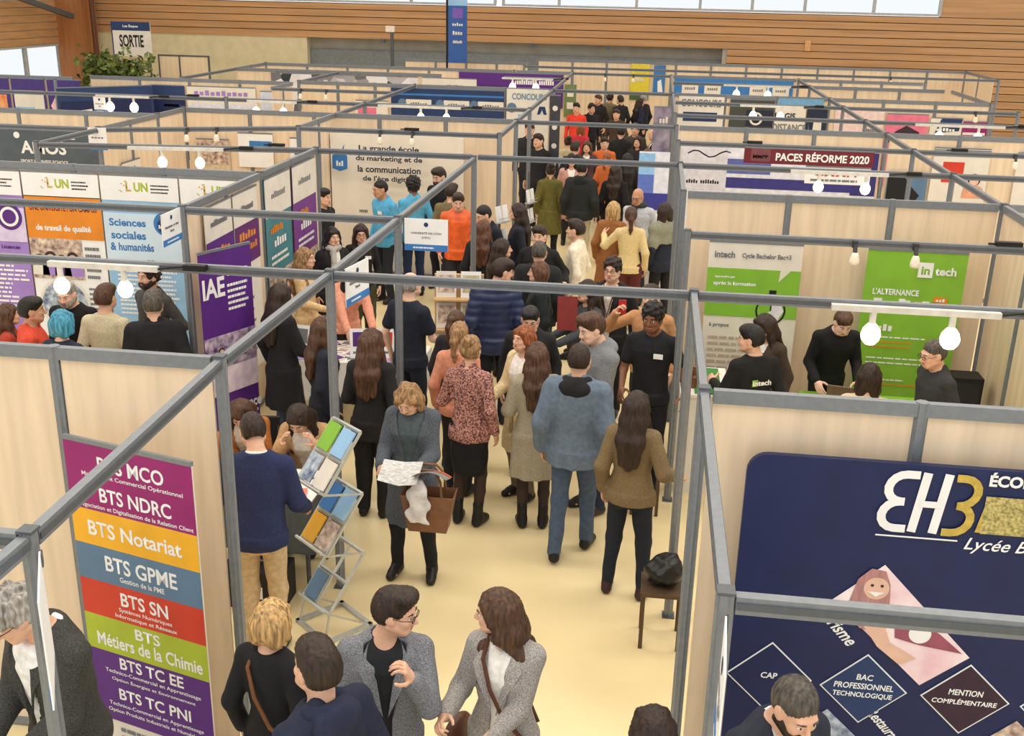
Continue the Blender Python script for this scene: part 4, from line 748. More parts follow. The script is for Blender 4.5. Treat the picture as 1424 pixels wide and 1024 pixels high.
W65 = P(208, 369, 1.76, 205, 'person with dark wavy hair and beard in a dark grey shirt by the blue banner', h=1.78, skin='fair', hair=('curly', 'dark'), top=('shirt', (74, 72, 74)), bottom=('trousers', (38, 38, 44)), L=(-.3, .16, 1.2), extras=('beard',), near=1)
W66 = P(207, 408, 1.72, 340, 'person with grey hair in black with an orange lanyard, back turned', h=1.74, skin='fair', hair=('short', 'dgrey'), top=('jacket', (26, 26, 30)), bottom=('trousers', (34, 34, 40)), extras=(('strap', (236, 140, 70), 1),), near=1, fat=1.4)
W67 = P(127, 200, 1.70, 200, 'person with black beard in a salmon red top before the slate backdrop', h=1.72, skin='tan', hair=('short', 'black'), top=('sweater', (206, 96, 84)), bottom=('trousers', (40, 40, 46)), extras=('beard',), near=0)
# green stand on the right
W70 = P(1048, 439, 1.58, 225, 'person with long dark hair in a dark coat behind the black T-shirt', h=1.62, fem=1, skin='fair', hair=('long', 'dark'), top=('coat', (64, 52, 44)), bottom=('trousers', (36, 36, 42)), head=(10, 14), near=1)
W71 = P(1050, 459, 1.66, 335, 'person in a black T-shirt with a green and white square logo on the back', h=1.70, skin='fair', hair=('short', 'black'), top=('sweater', (26, 26, 28)), bottom=('trousers', (34, 34, 40)), head=(-50, 6), L=(-.22, .3, 1.15), extras=('backlogo',), near=1)
W72 = P(1190, 447, 1.60, 172, 'person with short brown hair in a black jumper bending over the laptop', h=1.80, skin='pale', hair=('short', 'brown'), top=('sweater', (24, 24, 28)), bottom=('trousers', (34, 34, 40)), lean=22, head=(0, 22), L=(-.2, .34, .95), R=(.2, .34, .95), near=1)
W73 = P(1216, 498, 1.34, 10, 'person with dark reddish hair in a cream jacket seated with back turned', h=1.70, fem=1, skin='fair', hair=('bob', 'dark'), top=('jacket', (226, 206, 176)), bottom=('trousers', (44, 44, 50)), sit=True, near=1)
W74 = P(1302, 483, 1.64, 250, 'person with grey hair and glasses in a charcoal polo at the right', h=1.72, skin='fair', hair=('crop', 'dgrey'), top=('shirt', (52, 52, 54)), bottom=('trousers', (40, 40, 46)), head=(0, 14), extras=('glasses',), near=1)
# far crowd in the aisle
FAR = [
 (737, 170, 1.95, 185, 'person with brown hair and dark jacket, taller of two people by the left wall', 'short', 'brown', ('jacket', (34, 36, 42)), 0), (750, 186, 1.84, 205, 'person with pale face and black jumper, shorter of two people by the left wall', 'short', 'dark', ('sweater', (30, 30, 36)), 0),
 (803, 143, 1.74, 190, 'person with black cap hair and red sports top in the far aisle', 'short', 'black', ('shirt', (226, 66, 50)), 0), (808, 172, 1.62, 10, 'person with reddish hair and crimson jacket in the far aisle', 'bob', 'ginger', ('jacket', (196, 50, 62)), 1),
 (822, 144, 1.70, 150, 'person with black hair in black and white at the far aisle', 'curly', 'black', ('jacket', (30, 30, 34)), 0), (833, 132, 1.76, 215, 'person in a black vest farthest along the aisle', 'short', 'brown', ('jacket', (36, 34, 38)), 0),
 (850, 130, 1.78, 20, 'person in a khaki camouflage jacket in the far aisle', 'curly', 'dark', ('jacket', (128, 114, 88)), 0), (866, 133, 1.74, 320, 'person with brown hair and black sleeves beside the yellow poster', 'short', 'dark', ('jacket', (34, 34, 40)), 0),
 (886, 136, 1.70, 60, 'person with raised arm in navy below the yellow poster', 'long', 'dark', ('jacket', (32, 38, 62)), 1), (896, 131, 1.76, 300, 'person with grey hair and dark navy suit by the violet poster', 'balding', 'grey', ('blazer', (34, 36, 50)), 0),
 (790, 190, 1.60, 340, 'person with dark hair and cream scarf in the far crowd', 'bun', 'dark', ('coat', (196, 182, 148)), 1), (818, 196, 1.64, 185, 'person with wavy hair and a plum coat in the middle crowd', 'longwavy', 'brown', ('coat', (84, 60, 66)), 1),
 (840, 191, 1.68, 175, 'person in an orange jumper facing the camera in the middle crowd', 'short', 'dark', ('sweater', (214, 106, 52)), 0), (864, 176, 1.74, 5, 'person in a wide black coat in the middle of the crowd', 'short', 'black', ('coat', (34, 34, 36)), 0),
 (889, 189, 1.66, 200, 'person with long dark hair and dark jacket facing the camera by the right stand', 'long', 'dark', ('jacket', (40, 38, 42)), 1), (913, 179, 1.78, 260, 'person with receding brown hair and dark suit at the blue and white counter', 'balding', 'brown', ('blazer', (34, 36, 46)), 0),
 (901, 207, 1.64, 340, 'person with auburn hair and brown coat near the blue counter', 'longwavy', 'chestnut', ('coat', (92, 66, 46)), 1), (846, 212, 1.62, 20, 'person with ginger ponytail and orange shawl, back turned', 'pony', 'ginger', ('coat', (196, 104, 54)), 1),
 (884, 172, 1.74, 185, 'person with tousled brown hair behind the dark jacket', 'curly', 'brown', ('jacket', (70, 66, 58)), 0), (795, 213, 1.66, 170, 'person with black hair and pale pink coat between olive parka and black jacket', 'long', 'black', ('coat', (196, 150, 140)), 1),
 (872, 213, 1.66, 340, 'person with long black hair behind the long black coat', 'long', 'black', ('coat', (30, 28, 30)), 1), (858, 152, 1.70, 190, 'person in dark brown between the camouflage and black jackets', 'short', 'dark', ('jacket', (70, 54, 46)), 0),
 (776, 196, 1.68, 20, 'person with dark navy coat near the left poster pillar', 'short', 'dark', ('coat', (32, 38, 52)), 0)]
for px, py, hh, fc, lb, hs_, hc_, tp_, fm_ in FAR:
    P(px, py, hh, fc, lb, h=hh, fem=fm_, skin='fair', hair=(hs_, hc_), top=tp_, bottom=('trousers', (38, 38, 46)), near=0)
# ------------------------------------------------------------------ banners, posters and signs
def stroke(parent, pts, wd, m, y=-.006, name='logo_stroke'):
    b = MB(); P_ = [Vector((p[0], p[1])) for p in pts]; n = len(P_); Lf = []; Rt = []
    for i in range(n):
        a, c = P_[max(i-1, 0)], P_[min(i+1, n-1)]; d = (c-a).normalized(); nn = Vector((-d.y, d.x))*wd/2; Lf.append(P_[i]+nn); Rt.append(P_[i]-nn)
    for i in range(n-1): b.prism([tuple(Lf[i]), tuple(Lf[i+1]), tuple(Rt[i+1]), tuple(Rt[i])], y-.001, y)
    return b.build(name, m, parent)
def rollup(x, y, rz, wd, h, label, m, group=None):
    o = thing('roll_up_banner', label, 'banner', (x, y, 0), math.radians(rz), group)
    MB().box(-wd/2, wd/2, 0, .008, .075, h-.012).build('sheet', m, o)
    MB().box(-wd/2-.02, wd/2+.02, -.05, .11, .012, .075).build('base', ALU, o); MB().box(-wd/2, wd/2, -.004, .016, h-.012, h+.012).build('top_bar', ALU, o)
    MB().tube([(0, .03, .07), (0, .03, h)], .009).build('pole', ALU_D, o)
    MB().box(-.3, -.26, -.14, .14, 0, .012).box(.26, .3, -.14, .14, 0, .012).build('foot', ALU_D, o); return o
def hung(x0, x1, y, z0, z1, label, m, cat='banner', name='hanging_banner', rz=0, t=.006):
    cx = (x0+x1)/2; o = thing(name, label, cat, (cx, y, z0), math.radians(rz)); wd = abs(x1-x0)
    MB().box(-wd/2, wd/2, 0, t, 0, z1-z0).build('sheet', m, o); MB().box(-wd/2, wd/2, -.003, t+.003, z1-z0-.02, z1-z0).build('top_hem', ALU, o); return o
def figure(parent, x, z, s, body, hairm, skinm, y=-.007, name='printed_person'):
    """a small printed half-length figure, three flat shapes"""
    b = poly(parent, [(x-.5*s, z), (x-.45*s, z+.5*s), (x-.2*s, z+.62*s), (x+.2*s, z+.62*s), (x+.45*s, z+.5*s), (x+.5*s, z)], body, y, name, .001)
    disc(b, x, z+.9*s, .3*s, hairm, y-.001, 'printed_hair'); disc(b, x, z+.83*s, .22*s, skinm, y-.0025, 'printed_face')
SKP = mat('printed skin', (226, 186, 166), .5, .03); HRP = mat('printed dark hair', (58, 42, 52), .5, .05)
# --- striped course list roll-up
o = rollup(-2.575, 4.72, -15.5, .83, 2.1, 'tall roll-up banner striped magenta, yellow, blue, red and green listing courses', OFFW)
for z0, z1, m in ((1.703, 2.085, MAGENTA), (1.49, 1.703, YELLOW), (1.27, 1.49, STEEL), (1.048, 1.27, RED), (.822, 1.048, LIME), (.36, .822, PURPLE)): rect(o, -.415, .415, z0, z1, m)
for t, x, z, wd, h in (('BTS MCO', .02, 1.985, .43, .085), ('BTS NDRC', .03, 1.805, .47, .085), ('BTS Notariat', 0, 1.595, .62, .09), ('BTS GPME', .02, 1.395, .48, .095), ('BTS SN', .02, 1.19, .32, .085), ('BTS', .02, .99, .17, .07), ('Métiers de la Chimie', .02, .9, .72, .085), ('BTS TC EE', .02, .765, .44, .075), ('BTS TC PNI', .02, .555, .5, .075)):
    letter(o, t, x, z, wd, h, WHITE, bold=.02)
for t, z, wd in (('Management Commercial Opérationnel', 1.912, .66), ('Négociation et Digitalisation de la Relation Client', 1.727, .76), ('Gestion de la PME', 1.315, .3), ('Systèmes Numériques', 1.118, .36), ('Informatique et Réseaux', 1.078, .42), ('Technico-Commercial en Apprentissage', .695, .66), ('Option Énergies et Environnement', .65, .58), ('Technico-Commercial en Apprentissage', .475, .66), ('Option Produits Industriels et Numériques', .43, .68)):
    letter(o, t, .02, z, wd, .032, WHITE, bold=.01, name='small_lettering')
lines(o, -.25, .25, .33, .17, 3, GREYP)
# --- large navy backdrop
bx0, bw = .56, 3.05; o = thing('fabric_backdrop', 'large navy fabric backdrop with white and gold logo and diamond pictures', 'backdrop', (bx0+bw/2, 4.93, 0))
r_ = .1; pts = [(-bw/2, .02), (-bw/2, 2.24-r_)]+[(-bw/2+r_-r_*math.cos(a), 2.24-r_+r_*math.sin(a)) for a in np.linspace(.2, PI/2, 6)]+[(bw/2-r_+r_*math.sin(a), 2.24-r_+r_*math.cos(a)) for a in np.linspace(0, 1.4, 6)]+[(bw/2, 2.24-r_), (bw/2, .02)]
MB().prism(pts, 0, .035).build('stretch_fabric', NAVY, o)
for s in (-1, 1): MB().box(s*(bw/2-.25)-.03, s*(bw/2-.25)+.03, -.1, .13, 0, .02).build('foot', ALU_D, o)
ox = -(bx0+bw/2)
def arc3(cx, cz, hh, ww, mir=1, sh=.12):
    pts = []; r = hh/4
    for a in np.linspace(1.57, -1.57, 9): pts.append((ww-r+r*math.cos(a), 3*r+r*math.sin(a)))
    pts = [(0, hh)]+pts+[(.3*ww, hh/2)]
    q = [(ww-r+r*math.cos(a), r+r*math.sin(a)) for a in np.linspace(1.57, -1.57, 9)]+[(0, 0)]
    return [[(cx+mir*x+sh*z, cz+z) for x, z in pts], [(cx+mir*x+sh*z, cz+z) for x, z in [(.3*ww, hh/2)]+q]]
for i, p in enumerate(arc3(ox+1.345, 1.90, .29, .13, -1)): stroke(o, p, .042, WHITE, -.006-.0022*i)
stroke(o, [(ox+1.375, 1.885), (ox+1.415, 2.205)], .042, WHITE); stroke(o, [(ox+1.475, 1.885), (ox+1.515, 2.205)], .042, WHITE); stroke(o, [(ox+1.395, 2.04), (ox+1.495, 2.04)], .034, WHITE, -.0085)
for i, p in enumerate(arc3(ox+1.515, 1.90, .29, .115, 1)): stroke(o, p, .04, GOLD, -.010-.0022*i)
letter(o, 'ÉCOLE', ox+1.815, 2.195, .23, .075, WHITE, bold=.04); poly(o, [(ox+1.672, 1.91), (ox+1.697, 1.91), (ox+1.717, 2.10), (ox+1.707, 2.10)], GOLD, -.006, 'logo_stroke'); rect(o, ox+1.697, ox+2.2, 1.905, 2.105, mat('gold glitter print', (120, 112, 60), .5, .1, 70, rgb2=(214, 198, 130)), -.007, 'glitter_band')
letter(o, 'Lycée Bian', ox+1.835, 1.835, .40, .085, WHITE, bold=.01, shear=.35); stroke(o, [(ox+1.21, 1.855), (ox+1.60, 1.855)], .008, WHITE, name='rule_line')
def diamond(c, hw, hh): return [(c[0], c[1]+hh), (c[0]+hw, c[1]), (c[0], c[1]-hh), (c[0]-hw, c[1])]
PK = mat('pink washed photo', (232, 186, 200), .5, .06, 5, rgb2=(250, 240, 242)); PKD = mat('pink shadow photo', (150, 80, 100), .5, .1, 8)
big = [(ox+1.28, 1.69), (ox+1.76, 1.20), (ox+1.54, 1.01), (ox+1.05, 1.47)]; ph = poly(o, big, PK, -.004, 'diamond_photo')
poly(ph, [(ox+1.12, 1.42), (ox+1.16, 1.60), (ox+1.22, 1.665), (ox+1.29, 1.655), (ox+1.32, 1.58), (ox+1.34, 1.36), (ox+1.28, 1.30), (ox+1.2, 1.32)], mat('printed fair hair', (178, 130, 130), .5, .1, 12, stretch=(4, 1, .5)), -.007, 'printed_hair')
disc(ph, ox+1.255, 1.555, .062, SKP, -.0085, 'printed_face'); poly(ph, [(ox+1.215, 1.535), (ox+1.295, 1.535), (ox+1.255, 1.51)], WHITE, -.0105, 'printed_smile'); disc(ph, ox+1.232, 1.572, .008, HRP, -.0105, 'printed_eye'); disc(ph, ox+1.28, 1.572, .008, HRP, -.0105, 'printed_eye')
poly(ph, [(ox+1.2, 1.36), (ox+1.3, 1.4), (ox+1.36, 1.25), (ox+1.5, 1.17), (ox+1.42, 1.125), (ox+1.3, 1.22)], SKP, -.0085, 'printed_arm'); poly(ph, [(ox+1.37, 1.36), (ox+1.5, 1.38), (ox+1.6, 1.32), (ox+1.72, 1.22), (ox+1.5, 1.25), (ox+1.38, 1.28)], PKD, -.0065, 'printed_shadow'); disc(ph, ox+1.5, 1.315, .055, WHITE, -.0085, 'printed_shirt')
for (cx, cz, txts, fill) in ((.78, .975, ('CAP',), None), (1.265, .955, ('BAC', 'PROFESSIONNEL', 'TECHNOLOGIQUE'), DBLUE), (1.775, .95, ('MENTION', 'COMPLÉMENTAIRE'), mat('plum print', (54, 34, 54), .5)), (2.27, .94, (), DBLUE)):
    d = poly(o, diamond((ox+cx, cz), .222, .212), WHITE, -.004, 'diamond_frame'); poly(d, diamond((ox+cx, cz), .212, .202), fill or NAVY, -.006, 'diamond_panel')
    for i, t in enumerate(txts): letter(d, t, ox+cx, cz+.05*(len(txts)-1)/1.6-.055*i+.01, .035*len(t)*.62+.02, .036, WHITE, -.0085, .02, .12)
letter(o, 'Tourisme', ox+1.08, 1.33, .3, .07, WHITE, -.006, .02, .3, rot=-.82)
for i, (cx, cz, m) in enumerate(((1.1, .62, PHOTO3), (2.05, .66, PHOTO2), (1.6, .5, PHOTO2))): poly(o, diamond((ox+cx, cz), .2, .19), m, -.004, 'diamond_photo')
letter(o, 'Restauration', ox+1.42, .72, .3, .06, WHITE, -.006, .02, .3, rot=-.82)
# --- purple roll-up and neighbours by the left wall
o = rollup(-3.8, 9.1, 63.9, .62, 2.1, 'purple roll-up banner with large white letters and lilac crowd photo', PURPLE)
rect(o, -.31, .31, .98, 1.30, PHOTO, -.004, 'photo_band'); rect(o, -.31, .31, .72, .98, mat('pale lilac photo', (212, 186, 216), .5, .08, 9, rgb2=(244, 232, 240)), -.004, 'photo_band'); rect(o, -.31, .31, .1, .38, OFFW, -.004, 'foot_band')
letter(o, 'IAE', -.16, 1.76, .26, .19, WHITE, bold=.03); scribble(o, 'LYON', .13, 1.88, .26, .08, WHITE, bold=.03); lines(o, 0, .26, 1.78, 1.5, 5, WHITE); letter(o, 'France', .18, .55, .3, .11, WHITE); lines(o, -.1, .3, .48, .42, 1, WHITE)
for k in range(5): figure(o, -.24+.12*k, 1.0+.05*(k % 2), .11, HRP if k % 2 else PHOTO, HRP, SKP, -.007)
for i, (yy, lab, band) in enumerate(((9.62, 'tall cream side banner with a purple heading, nearest on the side wall', PURPLE), (10.32, 'tall cream side banner with violet heading, second on the side wall', MAGENTA))):
    o = hung(-.33, .33, 0, .5, 2.42, lab, OFFW, rz=90); o.location = (XB+.047, yy, .5); o.rotation_euler = (0, 0, PI/2)
    rect(o, -.33, .33, 1.16, 1.58, PURPLE if i == 0 else mat('deep violet print', (96, 44, 110), .5)); scribble(o, 'MASTER', 0, 1.46, .46, .08, ORANGE); scribble(o, 'ÉCONOMIE', 0, 1.33, .5, .07, ORANGE); lines(o, -.28, .1, 1.0, .12, 14, GREYP); scribble(o, 'UNIVERSITÉ', 0, 1.74, .4, .06, GREYP)
for yy, lab, m, wd in ((11.28, 'teal hanging banner with white headings on the left wall', TEAL, .82), (12.2, 'violet hanging banner with lilac headings on the left wall', mat('violet print', (120, 62, 140), .5), .86)):
    o = hung(-wd/2, wd/2, 0, .9, 2.43, lab, m); o.location = (XB+.047, yy, .9); o.rotation_euler = (0, 0, PI/2)
    rect(o, -wd/2, wd/2, 1.1, 1.51, OFFW); scribble(o, 'UNIVERSITÉ', 0, 1.32, .45, .07, GREYP); scribble(o, 'LICENCE', -.1, .95, .4, .08, ORANGE); scribble(o, 'DROIT', 0, .8, .4, .1, WHITE); lines(o, -.3, .3, .68, .54, 2, WHITE); rect(o, -wd/2, wd/2, .0, .46, PHOTO2, -.004, 'photo_band')
    for k in range(3): figure(o, -.22+.2*k, .06, .22, (YELLOW, PURPLE, STEEL)[k], HRP, SKP)
# --- university banners on the left wall
def uni(x0, x1, lab, body, head_, kind):
    z0, z1 = .55, 2.42; o = hung(x0, x1, G[4]-.05, z0, z1, lab, body); wd = x1-x0; t = z1-z0
    rect(o, -wd/2, wd/2, t-.28, t-.02, WHITE); letter(o, 'UN', .02, t-.13, .16, .1, LIME, bold=.04); letter(o, 'L', -.12, t-.13, .06, .1, GOLD); lines(o, .13, .34, t-.09, t-.2, 3, SKY)
    for k in range(7): disc(o, -.18+.04*math.cos(k), t-.13+.06*math.sin(k*1.3), .008, (GOLD, LIME, ORANGE)[k % 3], -.005, 'logo_dot')
    return o, wd, t
o, wd, t = uni(-5.88, -5.0, 'pale blue university banner with dark blue round seal on the left wall', SKY, BLUE, 0)
rect(o, -wd/2, wd/2, t-.95, t-.42, mat('ice blue print', (206, 226, 244), .5, .03, 2)); disc(o, .26, t-.52, .13, BLUE, -.006, 'round_seal'); disc(o, .26, t-.54, .09, DBLUE, -.0075, 'seal_centre'); scribble(o, 'GRADUÉE', .26, t-.55, .15, .04, WHITE, -.0095)
letter(o, 'Sciences', -.17, t-.52, .42, .085, BLUE); letter(o, 'sociales', -.17, t-.66, .4, .09, BLUE); letter(o, '& humanités', -.14, t-.79, .5, .09, BLUE); letter(o, 'Licences', -.2, t-.98, .2, .045, DBLUE); letter(o, 'Masters', .18, t-.98, .2, .045, DBLUE); lines(o, -.34, -.06, t-1.04, .3, 11, WHITE); lines(o, .06, .36, t-1.04, .3, 11, WHITE)
o, wd, t = uni(-6.78, -5.9, 'orange and white university banner with group photo on the left wall', WHITE, ORANGE, 1)
rect(o, -wd/2, wd/2, t-.62, t-.27, ORANGE); rect(o, -wd/2, wd/2, t-.74, t-.62, ORANGE); letter(o, 'UNE UNIVERSITÉ / UN CAMPUS', 0, t-.39, .78, .085, WINE, bold=.03); letter(o, 'de travail de qualité', -.02, t-.63, .64, .085, WHITE); rect(o, -wd/2, .17, t-1.2, t-.74, PHOTO2, -.004, 'photo_band')
for k in range(4): figure(o, -.34+.13*k, t-1.16, .2+.03*(k % 2), (OFFW, LILAC, PURPLE, LILAC)[k], HRP, SKP)
lines(o, .2, .4, t-.8, t-1.2, 5, GREYP); disc(o, -.1, .38, .3, OFFW, -.005, 'round_photo'); disc(o, -.1, .38, .27, PHOTO3, -.0065, 'round_photo_centre'); lines(o, .2, .4, .6, .2, 7, GREYP)
o, wd, t = uni(-7.66, -6.8, 'lilac university banner with round violet seal at the left edge', LILAC, PURPLE, 2)
rect(o, -wd/2, wd/2, t-.8, t-.42, mat('light lilac print', (214, 202, 236), .5)); disc(o, .25, t-.52, .15, PURPLE, -.006, 'round_seal'); disc(o, .25, t-.52, .11, WHITE, -.0075, 'seal_centre'); disc(o, .25, t-.52, .08, PURPLE, -.009, 'seal_core'); letter(o, 'Licences', .22, t-.86, .22, .045, PURPLE); lines(o, -.36, .4, t-.95, .2, 14, WHITE)
o, wd, t = uni(-4.98, -4.15, 'white and lime university banner beside the side wall', WHITE, LIME, 3); rect(o, -wd/2, wd/2, t-.55, t-.3, LIME); rect(o, -wd/2, wd/2, .1, t-.6, SKY)
# --- stand signs
def sign(x, y, rz, label, z=2.22, wd=.38, h=.28, txt=('UNIVERSITÉ DE LYON', '(UDL)'), hz=0):
    o = thing('stand_sign', label, 'sign', (x, y, z), math.radians(rz)); MB().box(0, wd, 0, .006, 0, h).build('board', WHITE, o); rect(o, 0, wd, 0, h*.2, BLUE, -.001, 'blue_band'); disc(o, wd/2, h*.82, h*.07, DBLUE, -.002, 'emblem', y2 if False else None) if False else disc(o, wd/2, h*.82, h*.07, DBLUE, -.002, 'emblem')
    for i, t in enumerate(txt): (letter if 'crossing' in label else scribble)(o, t, wd/2, h*(.56-.15*i), wd*(.7 if i == 0 else .2), h*.08, GREYP, -.002)
    lines(o, wd*.2, wd*.8, h*.15, h*.05, 1, WHITE, -.0035); MB().box(-.012, .03, .006, .012, h-.05, h).build('clip', ALU_D, o); return o
sign(XA+.04, 8.9, 0, 'white stand sign with blue lower band hanging at the crossing beam'); sign(XA+.045, 7.06, 80, 'white stand sign seen edge on beside the pink leaning visitor'); sign(XB+.0, 8.52, 90, 'white stand sign beside the nearest side wall upright')
sign(XA+.05, 3.12, -60.5, 'white stand sign hanging narrow at the lower left upright', 2.02, .36, .42); sign(RA-.0, 3.10, -93.5, 'white stand sign hanging narrow before the navy backdrop', 2.02, .34, .42); sign(-7.62, 13.88, 2, 'small white stand sign right of the slate backdrop', 2.2, .26, .3, ('Amos',)); sign(-9.95, 18.44, 0, 'small white stand sign left of the blue angled banner', 2.16, .22, .28); sign(6.9, 20.6, 0, 'white stand sign at the right rear rows', 2.2, .6, .55)

# --- curved white backdrop
o = thing('curved_backdrop', 'curved white pop-up backdrop with a marketing slogan and blue logo', 'backdrop', (-3.92, 15.93, 0)); b = MB(); n = 14
for i in range(n):
    a0, a1 = -.62+1.24*i/n, -.62+1.24*(i+1)/n; q = [(1.85*math.sin(a), .75-1.85*(1-math.cos(a))*-1-.75+.0) for a in (a0, a1)]
    yo = lambda a: .6-1.2*(1-math.cos(a))*1.0
    b.add([(1.75*math.sin(a)/math.sin(.62)*.6, yo(a), z) for a in (a0, a1) for z in (.03, 2.23)]+[(1.75*math.sin(a)/math.sin(.62)*.6, yo(a)+.03, z) for a in (a0, a1) for z in (.03, 2.23)], [(0, 1, 3, 2), (4, 6, 7, 5), (1, 5, 7, 3), (0, 2, 6, 4)])
b.build('curved_sheet', mat('warm white print', (238, 228, 214), .5, .02, 3), o); MB().box(-.9, .9, .3, .55, 0, .03).build('base', ALU_D, o)
for i, t in enumerate(('La grande école', 'du marketing et de', 'la communication', "de l'ère digitale")): letter(o, t, -.12, 2.02-.155*i, (.95, 1.05, 1.0, .84)[i], .105, mat('dark slate print', (48, 58, 72), .5), .36, .03)
poly(o, [(-.98, 1.72), (-.98, 1.92), (-.84, 1.98), (-.78, 2.1), (-.8, 1.96), (-.74, 1.92), (-.74, 1.72), (-.86, 1.68)], BLUE, .22, 'logo_mark'); scribble(o, 'isc', -.86, 1.8, .12, .08, WHITE, .215)
for k in range(4): lines(o, -.6+.35*k, -.4+.35*k, 1.1, .9, 2, GREYP, .33)
# --- slate backdrop
o = hung(-10.4, -8.35, 15.75-.055, .5, 2.2, 'slate grey backdrop with white block letters on the left', SLATE, 'backdrop', 'fabric_backdrop'); letter(o, 'AMOS', 0, 1.42, .75, .2, WHITE, bold=.03); letter(o, 'SPORT BUSINESS SCHOOL', 0, 1.2, .8, .06, OFFW); disc(o, -.42, 1.6, .05, WHITE, -.005, 'logo_dot'); poly(o, [(.42, 1.56), (.48, 1.66), (.54, 1.56)], WHITE, -.005, 'logo_mark')
o = hung(-7.3, -6.75, G[7]-.055, .9, 2.03, 'beige poster with grey stone photo and dark lettering', mat('beige poster print', (214, 198, 170), .5), 'poster', 'poster'); rect(o, -.26, .26, .72, 1.1, PHOTO2); scribble(o, 'Lycee LES deux Rives', 0, .55, .5, .07, BLACK); lines(o, -.3, .3, .4, .1, 4, GREYP)
o = hung(-6.6, -6.02, G[7]-.05, 1.6, 2.15, 'small white and blue notice on the long partition', WHITE, 'poster', 'poster'); rect(o, -.1, .27, .33, .42, BLUE)
o = hung(-5.74, -5.2, G[7]-.05, 1.1, 2.1, 'white notice behind the thin left upright', WHITE, 'poster', 'poster'); lines(o, -.2, .2, .8, .3, 5, STEEL)
o = hung(-.28, .28, 0, 1.3, 1.95, 'small cream notice with a black ribbon logo on the side wall', OFFW, 'poster', 'poster'); o.location = (-7.5+.047, 14.7, 1.3); o.rotation_euler = (0, 0, PI/2); stroke(o, [(-.2, .5), (.1, .54)], .04, BLACK)
# --- medical prep stand
o = hung(.42, 3.34, G[7]-.05, .4, 2.26, 'wide blue and white backdrop of the medical prep stand', mat('pale blue sheet', (226, 228, 240), .5), 'backdrop', 'fabric_backdrop'); rect(o, -1.46, 1.46, 1.2, 1.36, mat('indigo print', (58, 56, 130), .5)); rect(o, -.9, -.1, 1.42, 1.64, mat('mid indigo print', (92, 102, 170), .5)); rect(o, -1.46, -.75, 1.16, 1.84, mat('grey white print', (214, 212, 222), .5), -.005, 'logo_panel'); stroke(o, [(-1.35+.08*k, 1.7+.05*math.sin(k*1.1)) for k in range(9)], .02, GREYP); letter(o, '1er', -1.1, 1.45, .3, .12, RED); scribble(o, 'PRÉPA MÉDECINE', -1.1, 1.28, .5, .06, GREYP); rect(o, 1.1, 1.46, 1.16, 1.8, mat('deep indigo print', (54, 50, 120), .5), -.005)
o = hung(1.22, 2.92, 14.86, 2.24, 2.46, 'wine red sign announcing a 2020 reform in white capitals', WINE, 'sign', 'hanging_sign'); letter(o, 'PACES RÉFORME 2020', .18, .11, 1.22, .13, WHITE, bold=.03); rect(o, -.76, -.5, .03, .2, mat('wine grey print', (120, 70, 76), .5), -.004, 'logo_panel'); letter(o, 'MMPP', -.63, .09, .2, .05, WHITE)
o = hung(2.05, 2.9, 14.86, 2.0, 2.239, 'white sign with red letters hanging under the wine red sign', WHITE, 'sign', 'hanging_sign'); letter(o, 'CMMPP', 0, .15, .62, .09, RED); lines(o, -.35, .35, .08, .02, 1, GREYP)
o = thing('leaflet_stand', 'pale patterned paper stack under the wine red sign, right', 'display', (3.05, 14.4, 0)); MB().box(-.28, .28, -.1, .1, 0, 1.75).build('panel', mat('pale floral print', (214, 224, 236), .5, .1, 6, rgb2=(240, 242, 246)), o); MB().box(-.3, .3, -.16, .16, 0, .03).build('base', ALU_D, o)
o = hung(4.12, 4.92, G[7]-.05, 1.1, 2.33, 'poster of a seated dark haired woman beside a red square', OFFW, 'poster', 'poster'); rect(o, -.25, .05, .72, 1.02, RED); figure(o, .22, .5, .3, mat('peach print', (226, 160, 130), .5), BLACK, SKP); rect(o, -.4, .4, 0, .42, mat('grey photo print', (120, 120, 124), .5, .1, 6, rgb2=(214, 206, 200)), -.004, 'photo_band'); poly(o, [(-.25, 0), (.0, .4), (.2, .3), (.3, 0)], HRP, -.007, 'printed_shadow'); rect(o, -.4, .4, 1.1, 1.2, GREYP)
o = hung(3.5, 4.08, G[7]-.05, .9, 1.95, 'dark navy and grey poster left of the woman poster', STEEL, 'poster', 'poster'); poly(o, [(-.28, .55), (-.28, 1.0), (-.1, 1.05), (.05, .85), (.2, .7), (.1, .55)], BLACK)
o = hung(5.3, 6.3, G[7]-.05, 1.2, 2.3, 'pale cream poster at the right picture edge', OFFW, 'poster', 'poster'); figure(o, .35, .1, .3, RED, HRP, SKP)
o = hung(5.15, 6.05, 12.7, .9, 2.0, 'cream panel under the beam at the right edge', mat('cream panel print', (236, 220, 206), .5), 'poster', 'poster'); lines(o, -.3, .3, .8, .3, 4, ORANGE)
